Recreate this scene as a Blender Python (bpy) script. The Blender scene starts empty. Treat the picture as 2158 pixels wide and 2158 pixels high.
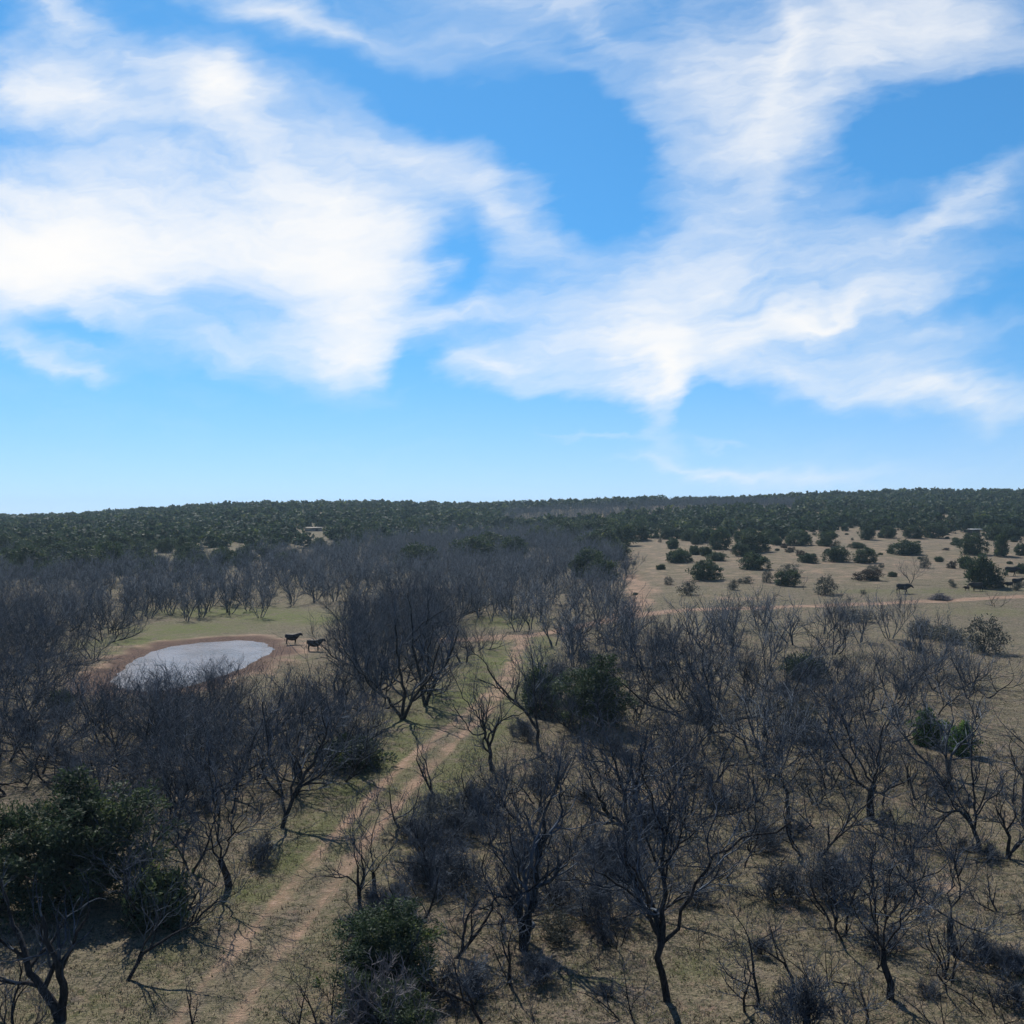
import bpy, math, random
import numpy as np
from mathutils import Vector

C = bpy.context.scene.collection
SC = bpy.context.scene
R = math.radians

# ------------------------------------------------------------------ camera, world, sun, exposure
F = 2073.0            # focal length in pixels of the 2158 px photograph
CX = 1079.0
CAM_H = 14.0
cd = bpy.data.cameras.new('camera')
cd.sensor_width = 36.0
cd.lens = 36.0 * F / 2158.0
cd.clip_start = 0.5
cd.clip_end = 20000.0
cam = bpy.data.objects.new('camera', cd)
cam.location = (0, 0, CAM_H)
cam.rotation_euler = (R(90), 0, 0)
C.objects.link(cam)
SC.camera = cam

SUN_EL, SUN_AZ = 47.0, -20.0      # azimuth measured from the view direction (+Y), negative to the left
sd_ = bpy.data.lights.new('sun', 'SUN')
sd_.energy = 5.0
sd_.angle = R(0.5)
sd_.color = (1.0, 0.95, 0.87)
sun = bpy.data.objects.new('sun', sd_)
_s = Vector((math.sin(R(SUN_AZ)) * math.cos(R(SUN_EL)), math.cos(R(SUN_AZ)) * math.cos(R(SUN_EL)), math.sin(R(SUN_EL))))
sun.rotation_euler = _s.to_track_quat('Z', 'Y').to_euler()
C.objects.link(sun)

SC.view_settings.view_transform = 'Standard'
SC.view_settings.look = 'None'
SC.view_settings.gamma = 1.0
SC.view_settings.exposure = 0.0
SC.cycles.max_bounces = 5
SC.cycles.diffuse_bounces = 2
SC.cycles.glossy_bounces = 2
SC.cycles.transmission_bounces = 2
SC.cycles.transparent_max_bounces = 6
SC.cycles.volume_bounces = 0
SC.cycles.use_adaptive_sampling = True
SC.cycles.adaptive_threshold = 0.015
SC.cycles.use_denoising = True
SC.cycles.denoiser = 'OPENIMAGEDENOISE'
SC.cycles.sample_clamp_indirect = 4.0


def build_world():
    w = bpy.data.worlds.new('World')
    SC.world = w
    w.use_nodes = True
    w.cycles.sampling_method = 'MANUAL'
    w.cycles.sample_map_resolution = 512
    nt = w.node_tree
    N, L = nt.nodes, nt.links
    N.clear()

    def node(t, **kw):
        n = N.new(t)
        for k, v in kw.items():
            setattr(n, k, v)
        return n

    def sock(v, s):
        if isinstance(v, (int, float)):
            s.default_value = v
        elif isinstance(v, (tuple, list)):
            s.default_value = v
        else:
            L.new(v, s)

    def M(op, a, b=0.0, c=0.0, clamp=False):
        n = node('ShaderNodeMath', operation=op, use_clamp=clamp)
        sock(a, n.inputs[0]); sock(b, n.inputs[1]); sock(c, n.inputs[2])
        return n.outputs[0]

    def VM(op, a, b=(0, 0, 0), scale=None):
        n = node('ShaderNodeVectorMath', operation=op)
        sock(a, n.inputs[0]); sock(b, n.inputs[1])
        if scale is not None:
            sock(scale, n.inputs['Scale'])
        return n.outputs[1] if op in ('LENGTH', 'DOT_PRODUCT') else n.outputs[0]

    def comb(x, y, z=0.0):
        n = node('ShaderNodeCombineXYZ')
        sock(x, n.inputs[0]); sock(y, n.inputs[1]); sock(z, n.inputs[2])
        return n.outputs[0]

    def noise(vec, scale, detail=5.0, rough=0.55, lac=2.0, dist=0.0, color=False):
        n = node('ShaderNodeTexNoise', noise_dimensions='3D')
        n.normalize = True
        sock(vec, n.inputs['Vector'])
        n.inputs['Scale'].default_value = scale
        n.inputs['Detail'].default_value = detail
        n.inputs['Roughness'].default_value = rough
        n.inputs['Lacunarity'].default_value = lac
        n.inputs['Distortion'].default_value = dist
        return n.outputs['Color'] if color else n.outputs['Fac']

    def mapping(vec, loc=(0, 0, 0), rot=0.0, scale=(1, 1, 1)):
        n = node('ShaderNodeMapping', vector_type='TEXTURE')
        sock(vec, n.inputs['Vector'])
        n.inputs['Location'].default_value = loc
        n.inputs['Rotation'].default_value = (0, 0, rot)
        n.inputs['Scale'].default_value = scale
        return n.outputs[0]

    def smooth(x, a, b):
        n = node('ShaderNodeMapRange', interpolation_type='SMOOTHSTEP')
        sock(x, n.inputs['Value'])
        n.inputs['From Min'].default_value = a
        n.inputs['From Max'].default_value = b
        return n.outputs['Result']

    tc = node('ShaderNodeTexCoord')
    sep = node('ShaderNodeSeparateXYZ')
    L.new(tc.outputs['Generated'], sep.inputs[0])
    dx, dy, dz = sep.outputs
    front = M('MAXIMUM', dy, 0.12)
    # tangent-plane coordinates of the sky ahead (thousandths), X to the right, Y downwards
    X = M('MULTIPLY_ADD', M('DIVIDE', dx, front), 1.856, 0.966)
    Y = M('MULTIPLY_ADD', M('DIVIDE', dz, front), -1.856, 0.966)
    p = comb(X, Y, 0.0)
    # bend the layout with noise so edges feather
    wn = noise(p, 2.2, 4.0, 0.6, color=True)
    w1 = VM('MULTIPLY', VM('SUBTRACT', wn, (0.5, 0.5, 0.5)), (0.30, 0.22, 0.0))
    wn2 = noise(mapping(p, rot=R(-12), scale=(1.0, 0.35, 1.0)), 7.0, 4.0, 0.6, color=True)
    w2 = VM('MULTIPLY', VM('SUBTRACT', wn2, (0.5, 0.5, 0.5)), (0.14, 0.06, 0.0))
    q = VM('ADD', p, VM('ADD', w1, w2))

    def layer(blobs, v):
        acc = 0.0
        for (bx, by, a, b, rot, amp) in blobs:
            g = node('ShaderNodeTexGradient', gradient_type='QUADRATIC_SPHERE' if amp > 0 else 'SPHERICAL')
            L.new(mapping(v, (bx / 1000, by / 1000, 0), R(rot), (a / 1000, b / 1000, 1)), g.inputs[0])
            acc = M('MULTIPLY_ADD', g.outputs['Fac'], amp, acc)
        return acc

    blobs = CLOUD_BLOBS
    dens = layer(blobs, q)
    # fibres: fine stretched noise, the direction fans over the sky as in real cirrus
    f1 = noise(mapping(q, rot=R(-14), scale=(2.6, 0.55, 1)), 5.5, 7.0, 0.62)
    f2 = noise(mapping(q, rot=R(18), scale=(2.4, 0.6, 1)), 5.0, 7.0, 0.62)
    f3 = noise(q, 3.2, 6.0, 0.58)
    mixw = smooth(X, 0.55, 1.15)
    fm = node('ShaderNodeMix', data_type='FLOAT')
    sock(mixw, fm.inputs['Factor']); sock(f2, fm.inputs['A']); sock(f1, fm.inputs['B'])
    fib = M('ADD', M('MULTIPLY', fm.outputs['Result'], 0.75), M('MULTIPLY', f3, 0.35))
    fib = M('SUBTRACT', fib, 0.55)
    f4 = noise(mapping(q, rot=R(-6), scale=(3.4, 0.7, 1)), 15.0, 6.0, 0.62)
    fib = M('ADD', fib, M('MULTIPLY', M('SUBTRACT', f4, 0.5), M('MULTIPLY_ADD', mixw, 0.16, 0.34)))
    gain = M('MULTIPLY_ADD', M('MINIMUM', M('MAXIMUM', dens, 0.0), 1.2), 1.25, 0.34)
    d2 = M('ADD', M('MULTIPLY', dens, 1.0), M('MULTIPLY', M('MULTIPLY', fib, 1.75), gain))
    tau = M('MULTIPLY', M('POWER', M('MAXIMUM', d2, 0.0), 1.25), M('MULTIPLY_ADD', mixw, -0.24, 1.10))
    cover = M('SUBTRACT', 1.0, M('POWER', 2.71828, M('MULTIPLY', tau, -1.0)))
    # pale air near the horizon
    veil = M('MULTIPLY', M('POWER', M('SUBTRACT', 1.0, M('MULTIPLY', M('MAXIMUM', dz, 0.0), 4.2, 0.0, True), 0.0, True), 2.2), 0.58)
    cover = M('SUBTRACT', 1.0, M('MULTIPLY', M('SUBTRACT', 1.0, cover), M('SUBTRACT', 1.0, veil)))
    ahead = smooth(dy, 0.15, 0.5)
    cover = M('MULTIPLY', cover, ahead, clamp=True)

    sky = node('ShaderNodeTexSky', sky_type='NISHITA')
    sky.sun_disc = False
    sky.sun_elevation = R(SUN_EL)
    sky.sun_rotation = R(SUN_AZ)
    sky.altitude = 500
    sky.air_density = 1.0
    sky.dust_density = 0.15
    sky.ozone_density = 1.5
    # look a little above each direction, clear of the yellow band at the horizon
    el = M('MULTIPLY_ADD', M('MAXIMUM', dz, 0.0), 0.86, 0.14)
    L.new(VM('NORMALIZE', comb(dx, dy, el)), sky.inputs['Vector'])
    hs = node('ShaderNodeMix', data_type='RGBA', blend_type='MULTIPLY')
    hs.inputs['Factor'].default_value = 1.0
    tint = node('ShaderNodeMix', data_type='RGBA')
    sock(smooth(dy, 0.45, 0.85), tint.inputs['Factor'])
    tint.inputs['A'].default_value = SKY_TINT_HIGH
    tint.inputs['B'].default_value = SKY_TINT
    L.new(tint.outputs['Result'], hs.inputs['B'])
    L.new(sky.outputs[0], hs.inputs['A'])

    mix = node('ShaderNodeMix', data_type='RGBA')
    L.new(cover, mix.inputs['Factor'])
    L.new(hs.outputs['Result'], mix.inputs['A'])
    # thicker cloud is a little warmer and brighter than thin edges
    mc = node('ShaderNodeMix', data_type='RGBA')
    L.new(cover, mc.inputs['Factor'])
    mc.inputs['A'].default_value = CLOUD_THIN
    mc.inputs['B'].default_value = CLOUD_THICK
    L.new(mc.outputs['Result'], mix.inputs['B'])
    bg = node('ShaderNodeBackground')
    bg.inputs['Strength'].default_value = SKY_STRENGTH
    L.new(mix.outputs['Result'], bg.inputs['Color'])
    out = node('ShaderNodeOutputWorld')
    L.new(bg.outputs[0], out.inputs['Surface'])


SKY_STRENGTH = 0.1
SKY_TINT = (0.47, 1.09, 1.40, 1)
SKY_TINT_HIGH = (0.56, 0.78, 1.02, 1)
CLOUD_THIN = (7.5, 8.6, 9.8, 1)
CLOUD_THICK = (10.4, 10.2, 9.9, 1)
# centre x, y, half-length, half-width, tilt, weight
CLOUD_BLOBS = [
    (150, 185, 420, 160, 8, 1.1), (400, 170, 190, 130, 25, 1.9), (90, 30, 190, 130, 55, 0.9), (60, 170, 260, 140, 0, 0.7), (250, 110, 260, 70, 25, 0.8),
    (120, 450, 660, 240, -6, 2.2), (60, 520, 420, 150, 4, 1.3), (600, 370, 440, 270, 30, 1.6), (350, 470, 420, 120, -4, 0.9),
    (660, 540, 330, 260, 20, 1.6), (655, 680, 200, 140, 25, 1.2), (420, 650, 460, 110, 8, 0.8),
    (60, 660, 330, 60, 10, 0.6), (130, 700, 170, 30, 16, 0.6), (640, 50, 440, 80, 16, 0.75), (480, 10, 240, 60, 10, 0.6),
    (220, 290, 460, 90, 6, 0.5), (790, 310, 260, 90, 25, 0.5), (900, 360, 300, 120, 30, 0.35),
    (1250, 500, 600, 200, -4, 0.8), (1250, 620, 480, 160, -8, 1.2), (1217, 700, 210, 95, 88, 1.9), (1215, 660, 300, 110, 0, 0.7),
    (950, 690, 320, 70, 4, 1.15), (960, 420, 260, 150, 40, 0.65), (1540, 590, 620, 70, -19, 1.7), (880, 605, 320, 60, -12, 1.2),
    (1700, 450, 460, 100, -22, 0.85), (1850, 345, 300, 80, -40, 0.65), (1720, 610, 380, 70, -2, 0.6), (1450, 480, 420, 120, -12, 0.5),
    (1478, 130, 90, 480, 3, 0.8), (1410, 260, 300, 400, 10, 0.65), (1330, 130, 440, 300, 20, 0.5),
    (1620, 90, 480, 240, -25, 0.7), (1800, 30, 480, 190, 5, 0.7), (1020, 0, 420, 90, 8, 0.85), (1130, 90, 180, 50, 38, 0.55),
    (1580, 180, 320, 70, -42, 0.7), (1880, 180, 300, 300, 0, 0.22),
    (1500, 705, 480, 70, 8, 0.85), (1760, 715, 420, 85, 8, 1.15), (1890, 775, 300, 80, 12, 0.9), (1640, 660, 300, 60, -4, 0.6),
    (1310, 865, 240, 20, 4, 0.75), (1520, 885, 440, 50, 3, 0.5), (1130, 815, 150, 12, 2, 0.4), (1350, 828, 120, 10, 2, 0.3),
    (1350, 260, 640, 460, 0, 0.30), (1720, 60, 560, 260, 0, 0.28), (870, 330, 420, 160, 15, 0.3), (780, 150, 520, 260, 15, 0.28), (880, 60, 420, 110, 12, 0.35), (1000, 150, 260, 200, 30, 0.25), (1500, 620, 620, 220, 0, 0.15), (200, 420, 640, 380, 0, 0.35),
    (1090, 310, 250, 140, 40, -0.9), (1790, 225, 240, 110, -20, -0.9), (850, 170, 420, 120, 20, -0.5),
    (190, 275, 300, 36, 4, -0.4), (180, 625, 200, 40, 0, -0.5), (870, 500, 80, 130, 10, -0.5), (800, 700, 120, 50, -30, -0.6), (1330, 765, 110, 55, 0, -0.8), (1090, 770, 120, 45, 0, -0.6),
]
build_world()

# ------------------------------------------------------------------ the lie of the land
_cols = (np.array([0, 400, 800, 1080, 1400, 1800, 2158]) - CX) / F
_dep = np.array([0, 60, 100, 132, 160, 200, 280, 400, 600, 760, 1000])
_tab = np.array([
    [0, 0, 0, 0, 0, 0, 0],
    [0, 0, 0, 0, 0, 0.1, 0.2],
    [0, 0, 0, 0, 0.2, 0.5, 0.7],
    [0, 0, 0, 0.2, 1.2, 1.7, 1.9],
    [1.0, 0.8, 0.5, 0.7, 2.4, 2.9, 3.1],
    [3.0, 2.5, 1.6, 1.6, 3.9, 4.6, 4.8],
    [5.2, 5.0, 4.4, 4.0, 6.8, 8.0, 8.3],
    [7.2, 9.0, 10.0, 8.0, 11.4, 13.6, 14.2],
    [8.4, 14.4, 18.2, 15.4, 19.6, 23.0, 24.2],
    [6.0, 11.5, 15.5, 15.6, 18.0, 19.0, 20.0],
    [0, 2, 4, 5, 5, 5, 5],
], dtype=float)
_gu = np.linspace(-0.75, 0.75, 151)
_gd = np.linspace(0, 1000, 401)


def _make_table():
    a = np.array([np.interp(_gd, _dep, _tab[:, j]) for j in range(len(_cols))]).T
    g = np.array([np.interp(_gu, _cols, a[i]) for i in range(len(_gd))])
    for ax, n, it in ((0, 5, 2), (1, 7, 2)):
        for _ in range(it):
            pad = [(0, 0), (0, 0)]
            pad[ax] = (n // 2, n // 2)
            h = np.pad(g, pad, mode='edge')
            g = sum(np.take(h, range(i, i + g.shape[ax]), axis=ax) for i in range(n)) / n
    return g


_G = _make_table()


def smoothstep(x, a, b):
    t = np.clip((x - a) / (b - a), 0, 1)
    return t * t * (3 - 2 * t)


def z_base(x, y):
    x = np.asarray(x, float); y = np.asarray(y, float)
    u = np.clip(x / np.maximum(y, 40.0), -0.749, 0.749)
    d = np.clip(y, 0, 999.0)
    fu = (u + 0.75) / 1.5 * 150
    fd = d / 1000 * 400
    iu = np.clip(fu.astype(int), 0, 149); idd = np.clip(fd.astype(int), 0, 399)
    tu = fu - iu; td = fd - idd
    z = (_G[idd, iu] * (1 - tu) * (1 - td) + _G[idd, iu + 1] * tu * (1 - td)
         + _G[idd + 1, iu] * (1 - tu) * td + _G[idd + 1, iu + 1] * tu * td)
    far = np.clip((y - 999.0) / 5000.0, 0, 1)
    z = z - 45.0 * far ** 0.8
    amp = smoothstep(y, 20, 300)
    z = z + amp * (0.35 * np.sin(x * 0.071 + 1.3) * np.sin(y * 0.053 + 0.4) + 0.9 * amp * smoothstep(y, 250, 500) * np.sin(x * 0.031 + y * 0.011) )
    z = z + 0.06 * np.sin(x * 0.61 + 0.7 * np.sin(y * 0.31)) * np.sin(y * 0.47 + 1.1)
    return z


# pond outline, traced as the water's edge and put down on the ground
_pond_px = [(238, 1437), (252, 1416), (278, 1396), (317, 1374), (373, 1361), (421, 1354), (484, 1350), (540, 1352),
            (568, 1359), (577, 1368), (562, 1380), (522, 1402), (477, 1421), (440, 1434), (391, 1447), (335, 1455),
            (284, 1459), (250, 1452)]


def px_ground_flat(px, py, z=0.0):
    y = (CAM_H - z) * F / (py - CX)
    return ((px - CX) / F * y, y)


_pp = np.array([px_ground_flat(a, b, -0.05) for a, b in _pond_px])


def _resample_closed(p, n):
    q = np.vstack([p, p[:1]])
    s = np.r_[0, np.cumsum(np.linalg.norm(np.diff(q, axis=0), axis=1))]
    t = np.linspace(0, s[-1], n, endpoint=False)
    r = np.c_[np.interp(t, s, q[:, 0]), np.interp(t, s, q[:, 1])]
    for _ in range(3):
        r = (np.roll(r, 1, 0) + 2 * r + np.roll(r, -1, 0)) / 4
    return r


POND = _resample_closed(_pp, 110)
_k = np.arange(110)
_c = POND.mean(0)
POND = _c + (POND - _c) * (1 + 0.022 * np.sin(_k * 0.40 + 1) + 0.018 * np.sin(_k * 0.97 + 0.5) + 0.012 * np.sin(_k * 2.1))[:, None]


def poly_sd(x, y, poly):
    """signed distance to a closed outline, negative inside"""
    x = np.asarray(x, float); y = np.asarray(y, float)
    best = np.full(x.shape, 1e9)
    inside = np.zeros(x.shape, bool)
    n = len(poly)
    for i in range(n):
        ax, ay = poly[i]; bx, by = poly[(i + 1) % n]
        ex, ey = bx - ax, by - ay
        t = np.clip(((x - ax) * ex + (y - ay) * ey) / (ex * ex + ey * ey + 1e-12), 0, 1)
        best = np.minimum(best, np.hypot(x - ax - t * ex, y - ay - t * ey))
        c = (ay > y) != (by > y)
        with np.errstate(divide='ignore', invalid='ignore'):
            xi = (bx - ax) * (y - ay) / (by - ay + 1e-30) + ax
        inside ^= c & (x < xi)
    return np.where(inside, -best, best)


def z_at(x, y):
    x = np.atleast_1d(np.asarray(x, float)); y = np.atleast_1d(np.asarray(y, float))
    z = z_base(x, y)
    near = (x > -65) & (x < 5) & (y > 55) & (y < 170)
    if near.any():
        sd = poly_sd(x[near], y[near], POND)
        zz = z[near]
        bank = np.where(sd < 0, -0.05 + 0.18 * np.maximum(sd, -4), -0.05 + 0.10 * np.minimum(sd, 2.2))
        k = smoothstep(sd, 1.0, 9.0)
        z[near] = bank * (1 - k) + zz * k
    return z


def ground_at_px(px, py):
    """where the line of sight through a point of the photograph meets the ground"""
    d = np.r_[np.arange(22, 300, 0.5), np.arange(300, 900, 2.0)]
    x = (px - CX) / F * d
    zr = CAM_H - (py - CX) / F * d
    below = zr - z_at(x, d)
    i = int(np.argmax(below < 0)) if (below < 0).any() else len(d) - 1
    if i > 0 and below[i] < 0:
        t = below[i - 1] / (below[i - 1] - below[i])
        dd = d[i - 1] + t * (d[i] - d[i - 1])
    else:
        dd = d[i]
    xx = (px - CX) / F * dd
    return float(xx), float(dd), float(z_at(xx, dd)[0])


def to_px(x, y, z):
    return CX + F * x / y, CX - F * (z - CAM_H) / y


def poly_dist(x, y, pts):
    x = np.asarray(x, float); y = np.asarray(y, float)
    best = np.full(x.shape, 1e9)
    for (ax, ay), (bx, by) in zip(pts[:-1], pts[1:]):
        ex, ey = bx - ax, by - ay
        t = np.clip(((x - ax) * ex + (y - ay) * ey) / (ex * ex + ey * ey + 1e-12), 0, 1)
        best = np.minimum(best, np.hypot(x - ax - t * ex, y - ay - t * ey))
    return best


def smooth_path(pts, n):
    p = np.array(pts, float)
    s = np.r_[0, np.cumsum(np.linalg.norm(np.diff(p, axis=0), axis=1))]
    t = np.linspace(0, s[-1], n)
    r = np.c_[np.interp(t, s, p[:, 0]), np.interp(t, s, p[:, 1])]
    for _ in range(6):
        r[1:-1] = (r[:-2] + 2 * r[1:-1] + r[2:]) / 4
    return r


_track_px = [(350, 2290), (425, 2158), (490, 2070), (560, 1988), (655, 1868), (757, 1745), (849, 1642), (938, 1558), (1011, 1497), (1060, 1445), (1082, 1400), (1092, 1370), (1100, 1348)]
TRACK = smooth_path([ground_at_px(*p)[:2] for p in _track_px], 140)
_road_px = [(930, 1350), (1010, 1347), (1100, 1342), (1200, 1325), (1300, 1303), (1430, 1287), (1600, 1282), (1790, 1274), (1960, 1267), (2060, 1262), (2158, 1257), (2300, 1250)]
ROAD = smooth_path([ground_at_px(*p)[:2] for p in _road_px], 160)
_spur_px = [(1300, 1303), (1350, 1270), (1345, 1235), (1325, 1212)]
SPUR = smooth_path([ground_at_px(*p)[:2] for p in _spur_px], 60)


# ------------------------------------------------------------------ helpers
def tag(o, label=None, cat=None, group=None, kind=None):
    if label: o['label'] = label
    if cat: o['category'] = cat
    if group: o['group'] = group
    if kind: o['kind'] = kind
    return o


def mesh_np(name, verts, faces, mat, smooth=False, attrs=None):
    """verts n x 3; faces: list of (m x k) int arrays"""
    me = bpy.data.meshes.new(name)
    verts = np.ascontiguousarray(verts, dtype=np.float32)
    me.vertices.add(len(verts))
    me.vertices.foreach_set('co', verts.ravel())
    if not isinstance(faces, (list, tuple)):
        faces = [faces]
    faces = [f for f in faces if len(f)]
    loops = np.concatenate([f.ravel() for f in faces]).astype(np.int32)
    tot = np.concatenate([np.full(len(f), f.shape[1]) for f in faces]).astype(np.int32)
    start = np.r_[0, np.cumsum(tot)[:-1]].astype(np.int32)
    me.loops.add(len(loops))
    me.loops.foreach_set('vertex_index', loops)
    me.polygons.add(len(tot))
    me.polygons.foreach_set('loop_start', start)
    me.polygons.foreach_set('loop_total', tot)
    if smooth:
        me.polygons.foreach_set('use_smooth', np.ones(len(tot), bool))
    for k, v in (attrs or {}).items():
        a = me.attributes.new(k, 'FLOAT', 'POINT')
        a.data.foreach_set('value', np.ascontiguousarray(v, dtype=np.float32))
    me.update(calc_edges=True)
    if mat is not None:
        me.materials.append(mat)
    return me


def link(name, data, parent=None, loc=(0, 0, 0), rz=0.0, sc=1.0):
    o = bpy.data.objects.new(name, data)
    C.objects.link(o)
    o.location = loc
    o.rotation_euler = (0, 0, rz)
    o.scale = (sc, sc, sc) if isinstance(sc, (int, float)) else sc
    if parent is not None:
        o.parent = parent
    return o


class NT:
    def __init__(self, name, rough=0.9, spec=0.2):
        self.m = bpy.data.materials.new(name)
        self.m.use_nodes = True
        self.nt = self.m.node_tree
        self.b = self.nt.nodes['Principled BSDF']
        self.b.inputs['Roughness'].default_value = rough
        self.b.inputs['Specular IOR Level'].default_value = spec

    def n(self, t, **kw):
        x = self.nt.nodes.new(t)
        for k, v in kw.items():
            setattr(x, k, v)
        return x

    def s(self, v, sock):
        if isinstance(v, bpy.types.NodeSocket):
            self.nt.links.new(v, sock)
        else:
            sock.default_value = v

    def noise(self, vec, scale, detail=4, rough=0.55, dist=0.0):
        x = self.n('ShaderNodeTexNoise')
        if vec is not None: self.s(vec, x.inputs['Vector'])
        x.inputs['Scale'].default_value = scale
        x.inputs['Detail'].default_value = detail
        x.inputs['Roughness'].default_value = rough
        x.inputs['Distortion'].default_value = dist
        return x.outputs['Fac']

    def mr(self, v, a, b, c=0.0, d=1.0):
        x = self.n('ShaderNodeMapRange', interpolation_type='SMOOTHSTEP')
        self.s(v, x.inputs['Value'])
        x.inputs['From Min'].default_value = a; x.inputs['From Max'].default_value = b
        x.inputs['To Min'].default_value = c; x.inputs['To Max'].default_value = d
        return x.outputs['Result']

    def math(self, op, a, b=0.0, clamp=False):
        x = self.n('ShaderNodeMath', operation=op, use_clamp=clamp)
        self.s(a, x.inputs[0]); self.s(b, x.inputs[1])
        return x.outputs[0]

    def mix(self, f, a, b, blend='MIX'):
        x = self.n('ShaderNodeMix', data_type='RGBA', blend_type=blend)
        self.s(f, x.inputs['Factor']); self.s(a, x.inputs['A']); self.s(b, x.inputs['B'])
        return x.outputs['Result']

    def attr(self, name):
        return self.n('ShaderNodeAttribute', attribute_name=name).outputs['Fac']

    def pos(self):
        return self.n('ShaderNodeNewGeometry').outputs['Position']

    def bump(self, h, strength, dist):
        x = self.n('ShaderNodeBump')
        x.inputs['Strength'].default_value = strength
        x.inputs['Distance'].default_value = dist
        self.s(h, x.inputs['Height'])
        self.s(x.outputs[0], self.b.inputs['Normal'])

    def color(self, c):
        self.s(c, self.b.inputs['Base Color'])
        return self.m


def rgb(r, g, b):
    return (r, g, b, 1.0)


def ground_color(t, dirt, green, mud):
    """dry winter grass over red soil; the same for the open ground and the worn track"""
    P = t.pos()
    big = t.noise(P, 0.055, 4, 0.6)
    mid = t.noise(P, 0.42, 5, 0.65)
    patch = t.noise(P, 1.05, 5, 0.72, 0.6)
    fine = t.noise(P, 3.6, 5, 0.75)
    tiny = t.noise(P, 12.0, 3, 0.7)
    straw = t.mix(t.mr(mid, 0.35, 0.68), rgb(0.178, 0.145, 0.100), rgb(0.270, 0.220, 0.152))
    straw = t.mix(t.mr(big, 0.38, 0.62), straw, rgb(0.220, 0.172, 0.132))
    # leaf litter and dead weeds lie in greyer, browner patches
    litter = t.mix(t.math('MULTIPLY', t.mr(patch, 0.50, 0.64), 0.85), straw, rgb(0.100, 0.086, 0.078))
    litter = t.mix(t.math('MULTIPLY', t.mr(t.noise(P, 0.8, 4, 0.7, 0.4), 0.53, 0.66), 0.75), litter, rgb(0.265, 0.180, 0.140))
    litter = t.mix(t.mr(fine, 0.47, 0.58), litter, rgb(0.062, 0.056, 0.044))
    litter = t.mix(t.math('MULTIPLY', t.mr(tiny, 0.52, 0.66), 0.75), litter, rgb(0.36, 0.29, 0.20))
    g2 = t.math('MULTIPLY', green, t.mr(t.noise(P, 0.75, 5, 0.7), 0.30, 0.55))
    grn = t.mix(t.mr(fine, 0.35, 0.65), rgb(0.076, 0.108, 0.028), rgb(0.172, 0.190, 0.058))
    col = t.mix(t.math('MULTIPLY', g2, 0.85, True), litter, grn)
    # bare red soil
    soilc = t.mix(t.mr(mid, 0.3, 0.7), rgb(0.255, 0.158, 0.106), rgb(0.385, 0.254, 0.175))
    soilc = t.mix(t.mr(fine, 0.45, 0.7), soilc, rgb(0.43, 0.315, 0.230))
    dn = t.math('ADD', dirt, t.math('MULTIPLY', t.math('SUBTRACT', t.math('ADD', t.math('MULTIPLY', mid, 0.6), t.math('MULTIPLY', fine, 0.5)), 0.55), 1.25))
    col = t.mix(t.mr(dn, 0.34, 0.72), col, soilc)
    mudc = t.mix(t.mr(fine, 0.35, 0.7), rgb(0.085, 0.058, 0.045), rgb(0.20, 0.125, 0.095))
    mn = t.math('ADD', mud, t.math('MULTIPLY', t.math('SUBTRACT', fine, 0.5), 0.7))
    col = t.mix(t.mr(mn, 0.35, 0.7), col, mudc)
    h = t.math('ADD', t.math('MULTIPLY', fine, 0.6), t.math('MULTIPLY', tiny, 0.4))
    t.bump(h, 1.0, 0.22)
    return col


def mat_ground():
    t = NT('dry_ground', 0.95, 0.1)
    return t.color(ground_color(t, t.attr('dirt'), t.attr('green'), t.attr('mud')))


def mat_water():
    t = NT('pond_water', 0.14, 0.20)
    P = t.pos()
    c = t.mix(t.mr(t.noise(P, 0.25, 3), 0.35, 0.65), rgb(0.22, 0.20, 0.188), rgb(0.29, 0.262, 0.25))
    t.b.inputs['IOR'].default_value = 1.22
    t.bump(t.noise(P, 2.6, 3, 0.5), 0.5, 0.08)
    return t.color(c)


def mat_bark(name, a, b, scale=9.0):
    t = NT(name, 0.95, 0.1)
    tc = t.n('ShaderNodeTexCoord').outputs['Object']
    mp = t.n('ShaderNodeMapping')
    t.s(tc, mp.inputs['Vector'])
    mp.inputs['Scale'].default_value = (1, 1, 0.25)
    n = t.noise(mp.outputs[0], scale, 5, 0.65)
    t.bump(n, 0.8, 0.03)
    return t.color(t.mix(t.mr(n, 0.35, 0.68), a, b))


def mat_leaf(name, dark, light, tip, rough=0.7):
    t = NT(name, rough, 0.25)
    tone = t.attr('tone')
    rnd = t.n('ShaderNodeObjectInfo').outputs['Random']
    c = t.mix(tone, dark, light)
    c = t.mix(t.math('MULTIPLY', t.mr(tone, 0.72, 1.0), 0.8), c, tip)
    c = t.mix(t.math('MULTIPLY', rnd, 0.30), c, rgb(0.040, 0.052, 0.036))
    t.color(c)
    # thin leaves let some of the sun through
    tl = t.n('ShaderNodeBsdfTranslucent')
    t.s(c, tl.inputs['Color'])
    mx = t.n('ShaderNodeMixShader')
    mx.inputs[0].default_value = 0.34
    t.nt.links.new(t.b.outputs[0], mx.inputs[1])
    t.nt.links.new(tl.outputs[0], mx.inputs[2])
    t.nt.links.new(mx.outputs[0], t.nt.nodes['Material Output'].inputs['Surface'])
    return t.m


def mat_blade():
    t = NT('grass_blades', 0.9, 0.15)
    tone = t.attr('tone')
    g = t.attr('green')
    c = t.mix(tone, rgb(0.115, 0.088, 0.060), rgb(0.37, 0.290, 0.190))
    return t.color(t.mix(g, c, t.mix(tone, rgb(0.075, 0.090, 0.032), rgb(0.20, 0.195, 0.080))))


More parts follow.
